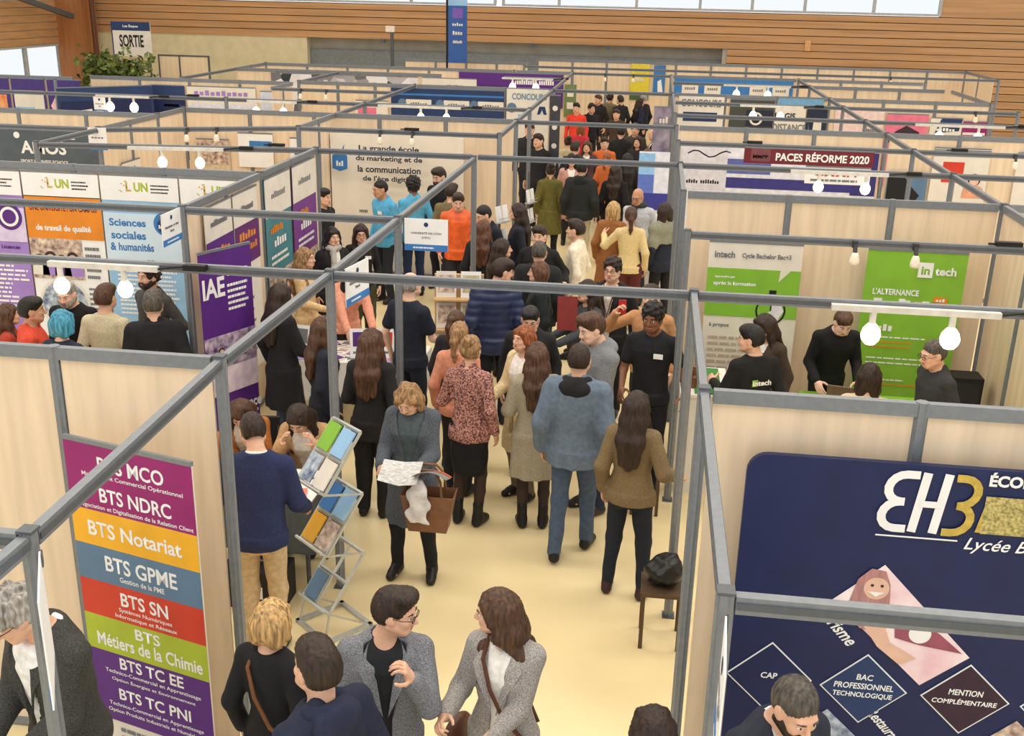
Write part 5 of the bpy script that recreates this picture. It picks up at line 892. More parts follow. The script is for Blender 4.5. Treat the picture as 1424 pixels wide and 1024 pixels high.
# --- green stand roll-ups
o = rollup(1.08, 10.68, 0, .92, 2.05, 'white and green roll-up banner with a stopwatch drawing', OFFW)
rect(o, -.46, .46, 1.28, 1.78, GREEN); poly(o, [(.26, 1.78), (.36, 1.78), (.25, 1.66)], OFFW, -.005, 'speech_tail'); letter(o, 'intech', -.3, 1.92, .2, .07, GREYP); letter(o, 'Cycle Bachelor Bac+3', .11, 1.91, .48, .065, GREYP); letter(o, 'apprendre par', -.28, 1.69, .2, .03, WHITE); letter(o, 'après la formation', -.18, 1.62, .42, .05, WHITE); lines(o, -.38, -.1, 1.54, 1.42, 4, WHITE)
disc(o, .2, 1.36, .15, BLACK, -.006, 'stopwatch_ring', .132); poly(o, [(.2, 1.49), (.2, 1.36), (.1, 1.26), (.16, 1.22), (.27, 1.25), (.33, 1.36), (.28, 1.46)], mat('lilac white print', (226, 222, 236), .5), -.0055, 'stopwatch_face'); stroke(o, [(.2, 1.36), (.2, 1.52)], .014, BLACK, -.0085); stroke(o, [(.17, 1.555), (.24, 1.555)], .04, BLACK, -.0085); stroke(o, [(.07, 1.50), (.13, 1.47)], .03, BLACK, -.0085)
letter(o, 'à propos', -.3, 1.18, .2, .05, GREYP); lines(o, -.4, .36, 1.08, .3, 12, mat('grey pink print', (190, 170, 164), .5))
o = rollup(2.62, 10.62, -1, .94, 2.06, 'all green roll-up banner with a white square logo', GREEN)
rect(o, .02, .16, 1.80, 1.95, WHITE, -.005, 'logo_square'); letter(o, 'in', .09, 1.87, .08, .08, GREEN, -.008); letter(o, 'tech', .28, 1.87, .2, .085, WHITE); letter(o, "L'ALTERNANCE", -.16, 1.64, .44, .065, WHITE)
for i, (a, z, wd, h) in enumerate(((-.36, 1.53, .08, .04), (-.24, 1.52, .1, .015), (-.12, 1.53, .06, .045), (-.06, 1.52, .05, .04), (.03, 1.535, .06, .015), (.1, 1.52, .07, .04))): rect(o, a, a+wd, z, z+h, WHITE, -.005, 'lettering_block')
poly(o, [(.2, 1.56), (.33, 1.54), (.34, 1.6), (.21, 1.62)], ORANGE, -.005, 'orange_tag'); scribble(o, 'PRO', .27, 1.58, .09, .03, WHITE, -.008); scribble(o, '100%', -.24, 1.27, .2, .07, WHITE)
for i, (z, m) in enumerate(((1.17, WHITE), (1.12, ORANGE), (1.07, ORANGE), (.95, WHITE), (.9, WHITE), (.72, WHITE), (.67, ORANGE), (.5, WHITE), (.44, WHITE))): lines(o, -.36, .3-.1*(i % 3), z+.015, z-.015, 1, m)
# --- middle rows
o = hung(-5.5, -3.12, 22.452, .7, 2.44, 'dark blue backdrop with white label strips in the rear left rows', DBLUE, 'backdrop', 'fabric_backdrop')
for x in (-.6, .2, .92): rect(o, x-.27, x+.27, 1.32, 1.5, OFFW, -.004, 'label_strip'); scribble(o, 'MÉTIERS', x, 1.41, .36, .06, GREYP); disc(o, x-.35, 1.42, .09, STEEL, -.005, 'emblem')
for x in (-.35, .9): disc(o, x, .95, .16, SKP, -.005, 'printed_face')
rect(o, .3, 1.1, 1.02, 1.08, SKY); rect(o, -1.19, 1.19, 1.58, 1.62, BLUE)
o = hung(-3.06, -2.18, 22.452, 1.0, 2.5, 'white banner headed CONCOURS beside the left aisle', OFFW); letter(o, 'CONCOURS', .03, 1.33, .72, .13, mat('blue grey print', (110, 146, 170), .5)); disc(o, -.33, 1.1, .1, STEEL, -.005, 'emblem'); poly(o, [(.2, .98), (.24, 1.14), (.36, 1.14), (.4, .98), (.34, .98), (.3, 1.08), (.26, .98)], DBLUE, -.005, 'printed_figures'); lines(o, -.2, .2, 1.1, .9, 2, SKY)
o = hung(-5.0, -2.34, 27.652, 1.6, 2.44, 'purple fascia banner with white lettering in the rear left rows', PURPLE); rect(o, -1.33, -.2, 0, .5, mat('deep purple print', (58, 36, 110), .5), -.004); scribble(o, 'UNIVERSITÉ LUMIÈRE', .6, .62, 1.0, .12, WHITE); scribble(o, 'Licence Psychologie', .6, .4, 1.1, .12, LILAC); scribble(o, 'Gestion', -.8, .3, .5, .1, WHITE)
o = hung(.42, 3.3, 27.652, 1.2, 2.46, 'sky blue fascia banner with white name plates in the rear right rows', BLUE); rect(o, -1.4, 1.4, .0, .7, mat('azure print', (104, 164, 214), .5), -.004)
for x in (-1.05, -.5, .6, 1.15): rect(o, x-.2, x+.2, .86, 1.12, OFFW, -.005, 'name_plate'); scribble(o, 'LYCÉE', x, 1.0, .26, .07, GREYP, -.008)
o = hung(.45, 1.36, 22.452, .8, 2.47, 'white banner headed CONCOURS beside the right aisle', OFFW); letter(o, 'CONCOURS', 0, 1.52, .8, .15, GREYP); rect(o, -.35, .33, 1.16, 1.34, DBLUE); scribble(o, 'Ingénieurs', 0, 1.25, .4, .06, GOLD, -.008)
o = hung(1.48, 2.34, 22.452, .8, 2.43, 'dark grey banner with a round silver emblem in the right rows', mat('charcoal print', (70, 72, 70), .5, .08, 3), ); disc(o, .1, 1.25, .13, OFFW, -.005, 'emblem'); disc(o, .1, 1.25, .09, BLACK, -.0065, 'emblem_core'); scribble(o, 'ESCOM', .05, .82, .5, .12, OFFW); rect(o, -.1, .43, 1.1, 1.42, mat('ink blue print', (34, 40, 62), .5))
o = hung(2.38, 2.98, 22.452, .8, 2.3, 'white banner with heavy grey capitals in the right rows', OFFW); letter(o, 'LOGIS', -.1, 1.32, .4, .13, BLACK); letter(o, 'DISTANCE', 0, 1.1, .66, .14, GREYP)
o = hung(2.42, 3.3, 22.452, 2.315, 2.49, 'pale blue header board above the right rows', mat('azure board', (112, 164, 206), .5), 'board', 'header_board')
o = hung(3.0, 3.4, 22.445, .8, 2.3, 'dark navy banner with a white figure at the right corner', mat('ink navy print', (36, 46, 70), .5)); poly(o, [(-.08, .6), (-.05, 1.3), (.1, 1.3), (.12, .6)], OFFW, -.004, 'printed_figures'); poly(o, [(-.16, .9), (-.15, 1.2), (-.1, .9)], TEAL, -.004, 'logo_mark')
o = hung(3.55, 4.5, 22.452, .8, 2.3, 'pale pink mixed poster in the right rows', mat('pale pink print', (232, 206, 204), .5)); figure(o, -.1, .4, .36, OFFW, HRP, SKP); lines(o, .1, .4, 1.3, .9, 3, GREYP)
o = hung(4.55, 5.35, 22.452, .8, 2.25, 'pink poster with a dark arch shape in the right rows', PINK); poly(o, [(-.38, .85), (-.2, 1.1), (0, 1.22), (.25, 1.1), (.39, .7), (.2, .9), (-.1, .95)], HRP, -.005, 'printed_shadow')
o = hung(5.4, 6.0, 22.452, .8, 2.2, 'red and blue poster with a white caption in the right rows', OFFW); rect(o, -.25, .25, .75, 1.05, RED); poly(o, [(-.2, 1.1), (-.1, 1.38), (.3, 1.38), (.25, 1.15)], DBLUE, -.005, 'printed_cloth'); scribble(o, 'CHIMIE', .0, 1.17, .36, .06, WHITE, -.008)
o = hung(6.02, 6.48, 22.452, .8, 2.15, 'magenta poster with white stripes at the end of the right rows', MAGENTA); rect(o, -.22, .2, 1.08, 1.13, OFFW); scribble(o, 'FAC', -.1, .95, .2, .1, WHITE)
o = hung(-1.98, -1.78, 20.6, .1, 2.55, 'narrow charcoal pillar banner with white icons at the aisle', mat('charcoal banner', (62, 64, 74), .5));
for k in range(4): disc(o, 0, 2.2-.35*k, .05, OFFW, -.004, 'icon')
o = hung(-.8, -.24, 32.945, 1.4, 2.46, 'yellow poster with a green lower edge at the far end of the aisle', mat('lemon print', (224, 206, 64), .5), 'poster', 'poster'); rect(o, -.28, .28, 0, .2, mat('leaf print', (70, 100, 50), .5)); scribble(o, 'INFO', 0, .6, .3, .1, OFFW)
o = hung(-.12, .22, 32.945, 1.6, 2.42, 'small blue poster with a white figure at the far end of the aisle', BLUE, 'poster', 'poster'); poly(o, [(-.03, .05), (-.05, .35), (.05, .42), (.12, .05)], WHITE, -.004, 'printed_figure')
o = rollup(.14, 21.6, 0, .34, 2.3, 'narrow violet grey roll-up banner by the right aisle upright', mat('violet grey print', (96, 90, 120), .5, .1, 5, rgb2=(170, 160, 180))); scribble(o, 'SUP', .03, 2.05, .18, .12, OFFW)
o = hung(-2.3, -2.0, 27.62, 1.4, 2.2, 'green notice board with pale squares at the far left of the aisle', mat('moss print', (110, 130, 80), .5), 'poster', 'poster'); rect(o, -.08, .08, .5, .66, OFFW); rect(o, -.08, .08, .2, .36, OFFW)
# --- far left stands
for i, (x0, x1, lab) in enumerate(((-14.6, -13.45, 'purple panel with an orange poster at the far left'), (-13.4, -12.65, 'purple panel with a white blue striped poster at the far left'), (-12.6, -11.85, 'purple panel with a slanted pink ribbon at the far left'))):
    o = hung(x0, x1, 21.502, .6, 2.45, lab, mat('far purple print', (70, 52, 128), .5), 'backdrop', 'exhibition_backdrop')
    if i == 0: rect(o, .0, .5, .95, 1.5, mat('orange photo', (236, 190, 140), .5, .1, 6, rgb2=(226, 120, 60)), -.004, 'poster_print')
    elif i == 1: rect(o, -.33, .33, .95, 1.6, OFFW, -.004, 'poster_print'); rect(o, -.33, .1, 1.2, 1.26, SKY, -.006)
    else: poly(o, [(-.33, 1.3), (-.2, 1.5), (.32, 1.6), (.36, 1.42), (-.28, 1.2)], mat('ribbon print', (236, 196, 196), .5), -.005, 'ribbon'); rect(o, -.35, .35, .7, 1.1, BLACK, -.004)
o = hung(-.95, .95, 0, .7, 2.38, 'blue banner receding at an angle on the far left', DBLUE); MB().box(-.93, -.88, .008, .04, -.7, 1.6).box(.88, .93, .008, .04, -.7, 1.6).build('support_pole', ALU_D, o); o.location = (-11.1, 21.1, .7); o.rotation_euler = (0, 0, .75); rect(o, -.9, .9, 1.0, 1.4, NAVY, -.004); stroke(o, [(-.8, 1.15), (-.3, 1.2)], .08, OFFW)
o = hung(-10.6, -9.85, 22.07, .8, 2.36, 'blue banner facing the camera on the far left', DBLUE); rect(o, -.36, .36, .9, 1.3, NAVY); lines(o, -.1, .33, 1.2, .95, 2, SKY)
o = hung(-9.8, -8.3, 22.07, .8, 2.36, 'long white board with lilac lettering on the far left', OFFW, 'backdrop', 'display_board'); scribble(o, 'FORMATIONS', 0, 1.42, 1.2, .1, LILAC); rect(o, -.74, .74, .7, 1.2, mat('pale lilac board', (216, 218, 236), .5))
o = hung(-8.2, -7.6, 22.07, .8, 2.3, 'pale blue board behind the left upright', mat('pale blue board', (206, 214, 234), .5), 'backdrop', 'display_board')
o = hung(-9.2, -5.6, 25.552, 1.2, 2.42, 'long black and white patterned fascia in the rear left rows', mat('newsprint pattern', (52, 56, 66), .5, .1, 3, rgb2=(232, 230, 236), kind='voronoi')); scribble(o, 'ÉCOLE NATIONALE', 0, 1.0, 2.2, .16, OFFW)
o = hung(-5.5, -4.2, 25.552, 1.2, 2.42, 'white fascia with brown figures in the rear left rows', OFFW); figure(o, -.2, .55, .26, HRP, HRP, SKP); figure(o, .3, .55, .26, WINE, HRP, SKP); scribble(o, 'BTS', 0, 1.0, .5, .12, PURPLE)
o = hung(-4.75, -4.05, 20.6, 1.4, 2.15, 'pink and white notice left of the dark blue backdrop', OFFW, 'poster', 'poster') ; rect(o, -.3, .1, .1, .6, PINK); o.location.x = -5.92; o.location.y = 22.452
# --- exit sign and flag
o = thing('exit_sign', 'white and navy sign reading SORTIE above the plant', 'sign', (-14.85, 30, 2.4)); MB().box(-.58, .58, 0, .03, 0, .94).build('board', OFFW, o); rect(o, -.58, .58, .7, .94, DBLUE, -.001); letter(o, 'SORTIE', .0, .42, .72, .34, BLACK, -.004); letter(o, 'Les Étapes', .0, .82, .45, .1, WHITE, -.004); rect(o, -.58, -.545, 0, .7, DBLUE, -.001, 'side_edge')
for s in (-1, 1): MB().tube([(s*.5, .015, -2.4), (s*.5, .015, .0)], .03).build('support_pole', ALU_D, o)
o = thing('feather_flag', 'tall blue vertical flag standing above the rear rows', 'flag', (-5.45, 29.9, 0)); MB().box(-.26, .26, 0, .012, 2.5, 5.4).build('flag_cloth', mat('flag blue', (52, 92, 164), .5, .05, 2), o); MB().tube([(-.29, .006, 0), (-.29, .006, 5.4)], .03).build('pole', BLACK, o); MB().box(-.6, .3, -.2, .2, 0, .05).build('base', ALU_D, o)
rect(o, -.26, .26, 3.98, 4.5, SKY, -.002); rect(o, -.14, .14, 3.66, 3.92, mat('flag violet', (120, 90, 180), .5), -.002); scribble(o, 'SALON', 0, 3.5, .3, .08, OFFW); scribble(o, 'LYON', 0, 3.28, .28, .1, OFFW); scribble(o, 'étudiant', 0, 3.05, .26, .08, OFFW)
# ------------------------------------------------------------------ lamps on the beams
BULB = mat('warm glowing bulb', (255, 244, 214), .3, .01, 3, emit=5.0); SOCK = mat('white lamp socket', (214, 212, 206), .5); SOCKD = mat('dark lamp socket', (60, 60, 62), .5)
def bulb_part(o, x, y, z, r=.055):
    MB().tube([(x, y, z), (x, y, z-.09)], .022, 8).build('socket', SOCK, o)
    pr = [(.001, -r*2.35), (r*.5, -r*2.2), (r*.87, -r*1.75), (r, -r*1.25), (r*.87, -r*.7), (r*.55, -r*.25), (.02, 0)]
    MB().lathe([(a, b+z-.075) for a, b in pr], (x, y, 0), 12).build('bulb', BULB, o, True)
def lamp_bar(x0, x1, y, label, bulbs, z=2.455, r=.055, grp=None):
    o = thing('lamp_bar', label, 'lamp', ((x0+x1)/2, y-.05, z), 0, grp); c = (x0+x1)/2; MB().box(x0-c, x1-c, -.022, .022, -.02, .02).build('track', SOCK, o)
    for bx in bulbs: bulb_part(o, bx-c, 0, -.02, r)
    MB().tube([(x1-c, 0, .0), (x1-c+.1, -.005, .02), (x1-c+.22, .0, .03)], .008, 6).build('cable', BLACK, o); MB().box(x1-c+.2, x1-c+.36, -.04, .018, .01, .05).build('transformer', BLACK, o); return o
lamp_bar(-4.22, -3.40, 7.0, 'white lamp bar with two lit bulbs over the left university stand', (-4.14, -3.66))
lamp_bar(1.22, 2.28, 7.0, 'white lamp bar with two brightly lit bulbs before the green roll-up', (1.49, 1.99), r=.065)
lamp_bar(1.6, 2.7, 12.85, 'lamp bar with two lit bulbs below the wine red sign', (1.93, 2.46), r=.06)
lamp_bar(-6.37, -5.2, 12.625, 'lamp bar with two lit bulbs before the beige poster', (-5.96, -5.5), r=.06).rotation_euler = (0, 0, math.radians(7.5))
lamp_bar(-4.75, -3.3, 18.5, 'lamp bar with two lit bulbs before the dark blue backdrop', (-4.0, -3.55), r=.07)
lamp_bar(-7.1, -6.2, 18.5, 'lamp bar with two lit bulbs in the left middle rows', (-6.94, -6.45), r=.075)
lamp_bar(-9.9, -8.9, 18.5, 'lamp bar with two lit bulbs before the blue angled banner', (-9.65, -9.2), r=.075)
lamp_bar(4.2, 5.6, 18.5, 'lamp bar with two lit bulbs before the pink poster', (4.6, 5.2), r=.075)
lamp_bar(1.55, 2.7, 20.8, 'lamp bar with two lit bulbs before the grey banner in the right rows', (1.8, 2.3), r=.07)
lamp_bar(-3.6, -2.4, 25.6, 'lamp bar with two lit bulbs over the purple fascia', (-3.35, -2.8), r=.08)
lamp_bar(1.5, 3.0, 25.6, 'lamp bar with two lit bulbs over the sky blue fascia', (1.8, 2.5), r=.08)
def spot(x, y, label, grp='small spot lamps hanging from the beams', r=.04, lit=False):
    o = thing('spot_lamp', label, 'lamp', (x, y-.06, 2.44), 0, grp); MB().box(-.02, .02, .0, .033, -.01, .05).tube([(0, 0, .02), (0, -.03, -.06)], .018, 8).build('arm', SOCKD, o)
    MB().lathe([(.02, .0), (.03, -.02), (r, -.06), (r*1.02, -.085), (r*.8, -.1), (.002, -.105)], (0, -.03, -.04), 12).build('bulb', BULB if lit else mat('frosted bulb', (240, 232, 214), .4), o, True)
for x, y, s in ((1.69, 8.95, 'left of two spot lamps on the beam over the green stand'), (2.17, 8.95, 'right of two spot lamps on the beam over the green stand'), (-6.4, 14.38, 'left small spot lamp beside the small blue notice'), (-6.03, 14.52, 'right small spot lamp beside the small blue notice'),
                (-3.8, 14.9, 'left small spot lamp above the marketing slogan'), (-3.34, 14.9, 'right small spot lamp above the marketing slogan'), (4.7, 14.9, 'small spot lamp right of the woman poster'), (-6.88, 20.8, 'left small spot lamp behind the glowing bulbs on the left'), (-6.37, 20.8, 'right small spot lamp behind the glowing bulbs on the left'),
                (-3.3, 20.8-.0, 'spot lamp over the label strips of the dark blue backdrop'), (5.75, 20.8, 'small spot lamp right of the red poster'), (-1.3, 27.7, 'left spot lamp on the farthest aisle beam'), (-.6, 27.7, 'right spot lamp on the farthest aisle beam'), (6.0, 29.8, 'spot lamp in the farthest right row')):
    if (x, y) == (-3.3, 20.8): continue
    spot(x, y, s)
# cable clamps: dark transformers lying on beams
for x, y, s in ((-3.36, 14.9, 'over the marketing slogan'), (-4.6, 12.85, 'left of the marketing slogan'), (2.9, 8.95, 'over the green roll-up'), (1.35, 14.9, 'above the wine red sign'), (-9.2, 13.95, 'over the slate backdrop'), (-8.1, 18.5, 'in the left rear rows'), (4.0, 14.9, 'above the woman poster')):
    MB_ = MB().box(-.1, .1, -.03, .03, 0, .035).box(-.16, -.1, -.012, .012, .006, .02).build('cable_adapter', BLACK); MB_.location = (x, y, H-.004); tag(MB_, 'black cable adapter lying on the beam %s' % s, 'adapter', 'cable adapters on the beams')
# ------------------------------------------------------------------ furniture
CLOTHG = mat('dark grey table cloth', (84, 90, 92), .85, .06, 20, .2); WOODT = mat('light beech', (206, 168, 118), .5, .08, 3, stretch=(1, 8, 1)); COUNTER = mat('white counter', (236, 232, 226), .4, .02)
def table(x, y, rz, L_, W_, label, topm, skirt=None, h=.75):
    o = thing('table', label, 'table', (x, y, 0), math.radians(rz)); MB().box(-L_/2, L_/2, -W_/2, W_/2, h-.03, h).build('tabletop', topm, o)
    for sx in (-1, 1):
        for sy in (-1, 1): MB().tube([(sx*(L_/2-.06), sy*(W_/2-.06), 0), (sx*(L_/2-.06), sy*(W_/2-.06), h-.03)], .018, 8).build('leg', ALU_D, o)
    if skirt: MB().box(-L_/2-.004, L_/2+.004, -W_/2-.01, -W_/2-.003, .32, h+.002).box(-L_/2-.012, -L_/2-.004, -W_/2, W_/2, .32, h+.002).box(L_/2+.004, L_/2+.012, -W_/2, W_/2, .32, h+.002).build('cloth_skirt', skirt, o)
    return o
def leaflet(x, y, z, rz, wd, h, m, label, grp, tilt=0., pages=.006, pic=None, name='leaflet'):
    o = thing(name, label, 'leaflet', (x, y, z), math.radians(rz), grp); o.rotation_euler = (math.radians(tilt), 0, math.radians(rz)); MB().box(-wd/2, wd/2, -h/2, h/2, 0, pages).build('cover', m, o)
    if pic: MB().box(-wd*.36, wd*.36, -h*.1, h*.38, pages, pages+.001).build('cover_picture', pic, o); MB().box(-wd*.36, wd*.2, -h*.34, -h*.26, pages, pages+.001).build('cover_title', GREYP, o)
    return o
table(-3.02, 7.17, 0, 1.35, .56, 'dark grey cloth covered table between two seated readers and the navy jumper', COUNTER, CLOTHG)
for i in range(9):
    leaflet(-3.55+.135*i, 7.05+.22*(i % 2)+random.uniform(-.03, .03), .752, random.uniform(-25, 25), .1, .15, (WHITE, SKY, OFFW, PINK, YELLOW)[i % 5], 'small leaflet lying on the dark grey cloth table', 'leaflets on the grey table', pic=(STEEL, PURPLE, ORANGE)[i % 3])
CH = mat('black chair fabric', (34, 34, 38), .8)
def chair(x, y, rz, label, grp=None):
    o = thing('chair', label, 'chair', (x, y, 0), math.radians(rz), grp); MB().box(-.21, .21, -.2, .22, .29, .33).build('seat', CH, o); MB().box(-.2, .2, -.33, -.29, .5, .8).build('backrest', CH, o)
    for sx in (-1, 1):
        for sy, top in ((-1, .8), (1, .31)): MB().tube([(sx*.19, sy*.2-.02, 0), (sx*.19, sy*.2-(.0 if sy > 0 else .04), .31), (sx*.19, sy*.2-(.0 if sy > 0 else .11), top)], .011, 6).build('leg', ALU_D, o)
for W, lb in ((W9, 'black chair under the reader in the rust cardigan'), (W10, 'black chair under the reader in the camel coat'), (W73, 'black chair under the person in the cream jacket')):
    q = W['o']; chair(q.location.x, q.location.y, math.degrees(q.rotation_euler.z), lb)
# zig-zag brochure rack
o = thing('brochure_rack', 'silver zigzag brochure rack standing by the aisle upright', 'rack', (-2.07, 6.48, 0), math.radians(-41)); ALUS = mat('bright silver frame', (186, 190, 188), .35, .04, 20, metal=.5)
MB().box(-.2, .2, -.2, -.17, 0, .03).box(-.2, .2, .17, .2, 0, .03).box(-.2, -.17, -.2, .2, 0, .03).box(.17, .2, -.2, .2, 0, .03).build('base_frame', ALUS, o)
cov = [(GREEN, PHOTO3, SKY, OFFW), (BLUE, YELLOW, SKY, PHOTO2), (PHOTO3, STEEL, OFFW, WHITE)]
for k, (zt, zb) in enumerate(((1.52, 1.14), (1.06, .68), (.6, .22))):
    yt, yb = .16, -.14; t = MB()
    for s in (-1, 0, 1): t.bar((s*.17, yt, zt), (s*.17, yb, zb), .016)
    for f in (0, .5, 1): t.bar((-.17, yt+(yb-yt)*f, zt+(zb-zt)*f), (.17, yt+(yb-yt)*f, zt+(zb-zt)*f), .02)
    d = Vector((0, yt-yb, zt-zb)).normalized(); nrm = Vector((0, -d.z, d.y))
    for s in (-1, 1): t.bar(Vector((s*.17, yb, zb)), Vector((s*.17, yb, zb))+nrm*.05, .012); 
    t.bar(Vector((-.17, yb, zb))+nrm*.05, Vector((.17, yb, zb))+nrm*.05, .016); tr = t.build('tray_frame', ALUS, o)
    if k < 2: z2 = (1.06, .6)[k]; MB().bar((-.17, yb, zb), (-.17, .16, z2), .012).bar((.17, yb, zb), (.17, .16, z2), .012).build('folding_strut', ALUS, o)
    else: MB().bar((-.17, yb, zb), (-.17, .17, .02), .012).bar((.17, yb, zb), (.17, .17, .02), .012).bar((-.17, yb, zb), (-.17, -.18, .02), .012).bar((.17, yb, zb), (.17, -.18, .02), .012).build('folding_strut', ALUS, o)
    if k == 2: ran = ((0, 1),)
    else: ran = ((0, 0), (0, 1), (1, 0), (1, 1))
    for (cx, cy) in ran:
        f0 = .04+.5*cy; f1 = f0+.42; p0 = Vector((0, yt, zt)); a = p0-d*((yt-yb)**2+(zt-zb)**2)**.5*f0; b_ = p0-d*((yt-yb)**2+(zt-zb)**2)**.5*f1; x0 = -.155+.17*cx
        w_ = thing('brochure', 'printed brochure held in a tray of the zigzag rack', 'brochure', (0, 0, 0), 0, 'brochures in the zigzag rack'); w_.matrix_world = Matrix.Translation((-2.07, 6.48, 0)) @ Matrix.Rotation(math.radians(-41), 4, 'Z')
        q = MB(); vs = [a+nrm*.012+Vector((x0, 0, 0)), a+nrm*.012+Vector((x0+.14, 0, 0)), b_+nrm*.012+Vector((x0+.14, 0, 0)), b_+nrm*.012+Vector((x0, 0, 0))]; q.add(vs+[v+nrm*.012 for v in vs], [(0, 1, 2, 3), (7, 6, 5, 4), (0, 4, 5, 1), (1, 5, 6, 2), (2, 6, 7, 3), (3, 7, 4, 0)]); q.build('cover', cov[k][cx*2+cy], w_)
# leaflet table in the second left stand
table(-2.98, 10.35, 0, 1.5, .7, 'leaflet table piled with prints between the salmon shirt and the navy T-shirt', OFFW, WHITE)
i = 0
for cx, cy in [(-3.6+.17*a, 10.1+.24*b) for a in range(8) for b in range(3)]:
    leaflet(cx+random.uniform(-.03, .03), cy, .752, random.uniform(-35, 35), .15, .21, (WHITE, OFFW, WHITE, LILAC, OFFW)[i % 5], 'printed leaflet lying on the piled leaflet table', 'leaflets on the piled table', pic=(GREYP, PURPLE, PHOTO2, GREYP)[i % 4]); i += 1
for k, (x, y, lb, pic) in enumerate(((-2.86, 10.2, 'upright white brochure with violet crest standing on the leaflet table', PURPLE), (-2.62, 10.25, 'upright cream brochure with a red corner on the leaflet table', RED), (-3.5, 10.2, 'upright pale brochure at the far edge of the leaflet table', GREYP))):
    o = leaflet(x, y, .76, 15-12*k, .22, .31, WHITE, lb, None, tilt=74, pic=pic); o.location.z = .90
# wooden display of brochures
o = thing('brochure_display', 'pale wooden brochure display with photo booklets right of the navy T-shirt', 'display', (-2.02, 11.25, 0), math.radians(8))
MB().box(-.27, .27, -.02, .02, .03, 1.42).build('back_panel', WOODT, o); MB().box(-.3, .3, -.25, .25, 0, .03).build('base', WOODT, o)
for z in (.45, .8, 1.15): MB().box(-.27, .27, -.16, -.02, z, z+.02).build('ledge', WOODT, o)
n = 0
for z in (.47, .82, 1.17):
    for x in (-.14, .13):
        p = thing('brochure', 'photo booklet leaning on a ledge of the wooden display', 'brochure', (0, 0, 0), 0, 'booklets on the wooden display'); p.matrix_world = Matrix.Translation((-2.02, 11.25, 0)) @ Matrix.Rotation(math.radians(8), 4, 'Z') @ Matrix.Translation((x, -.085, z+.002)) @ Matrix.Rotation(math.radians(-10), 4, 'X')
        MB().box(-.11, .11, -.006, .006, 0, .29).build('cover', (OFFW, WHITE)[n % 2], p); rect(p, -.09, .09, .06, .25, (PHOTO2, mat('olive photo', (150, 140, 90), .5, .1, 9, rgb2=(214, 206, 170)))[n % 2], -.007, 'cover_picture'); n += 1
# white leaflet racks along the aisle
def wire_rack(x, y, rz, label, n=4):
    o = thing('leaflet_rack', label, 'rack', (x, y, 0), math.radians(rz)); MB().tube([(0, 0, 0), (0, 0, 1.6)], .015).build('pole', ALU_D, o); MB().box(-.18, .18, -.16, .16, 0, .02).build('base', ALU_D, o)
    for k in range(n):
        z = .45+.32*k; MB().box(-.14, .14, -.1, -.0, z, z+.012).bar((-.14, -.1, z+.06), (.14, -.1, z+.06), .008).build('pocket', ALUS, o)
        for s in (-1, 1):
            p = thing('leaflet', 'white leaflet in a pocket of the %s' % label[:40].split(' standing')[0], 'leaflet', (0, 0, 0), 0, 'leaflets in the wire racks'); p.matrix_world = Matrix.Translation((x, y, 0)) @ Matrix.Rotation(math.radians(rz), 4, 'Z') @ Matrix.Translation((s*.07, -.05, z+.014)) @ Matrix.Rotation(math.radians(-9), 4, 'X'); MB().box(-.055, .055, -.006, .006, 0, .21).build('cover', WHITE, p)
wire_rack(-2.0, 14.2, 60, 'slim wire leaflet rack standing beside the thin left upright'); wire_rack(-1.98, 17.4, 70, 'second wire leaflet rack standing farther by the left wall', 3)
# counters
def counter(x, y, rz, wd, dp, h, label, bm, tm):
    o = thing('counter', label, 'counter', (x, y, 0), math.radians(rz)); MB().box(-wd/2, wd/2, -dp/2, dp/2, .0, h-.03).build('body', bm, o); MB().box(-wd/2-.02, wd/2+.02, -dp/2-.02, dp/2+.02, h-.03, h).build('worktop', tm, o); return o
counter(.6, 9.5, 0, .4, .75, .98, 'white counter with a green runner behind the right uprights', COUNTER, COUNTER)
tag(MB().box(-.12, .12, -.36, .36, 0, .006).build('table_runner', mat('green runner', (64, 130, 60), .8)), 'green cloth runner lying on the white counter', 'runner').location = (.63, 9.5, .981)
tag(MB().lathe([(.03, 0), (.035, .1), (.02, .12), (.015, .2), (.001, .21)]).build('bottle', mat('brown bottle', (120, 76, 50), .3)), 'small brown bottle on the white counter behind the uprights', 'bottle').location = (.5, 9.3, .982)
o = counter(.0, 15.9, 0, .5, .4, 1.0, 'white round shouldered counter below the blue and white panel', COUNTER, WHITE)
o = thing('promo_panel', 'upright blue and white panel above the white counter by the aisle', 'panel', (.04, 16.45, 0)); MB().box(-.24, .22, 0, .03, .04, 2.12).build('panel', mat('pale lilac panel', (226, 228, 242), .5), o); MB().box(-.28, .26, -.14, .17, 0, .04).build('foot', ALU_D, o); rect(o, -.24, .0, 1.78, 2.1, mat('light azure', (146, 196, 240), .5), -.002); rect(o, -.24, .0, 1.5, 1.78, mat('mid blue', (96, 120, 200), .5), -.002); rect(o, -.24, .22, 1.24, 1.5, mat('royal blue', (62, 64, 150), .5), -.002)
table(2.3, 9.75, 0, 1.5, .6, 'table with a lime green cloth behind the right partition', GREEN); table(1.1, 10.2, 0, .7, .4, 'small table with lime green cloth behind the black T-shirt', GREEN, GREEN)
o = thing('laptop', 'open laptop with its brown back turned to the camera on the green table', 'laptop', (1.93, 9.68, .752), math.radians(-12)); LAPM = mat('brown grey lid', (120, 100, 80), .5); MB().box(-.17, .17, -.12, .12, 0, .015).build('keyboard_base', LAPM, o); q = MB().box(-.17, .17, -.006, .006, 0, .25).build('screen_lid', LAPM, o); q.location = (0, -.13, .015); q.rotation_euler = (math.radians(14), 0, 0)
tag(MB().box(-.27, .27, -.09, .09, 0, .012).box(-.26, .26, -.08, .08, .012, .02).build('tray', BLACK), 'flat black tray with white print on the green table', 'tray').location = (2.62, 9.82, .752)
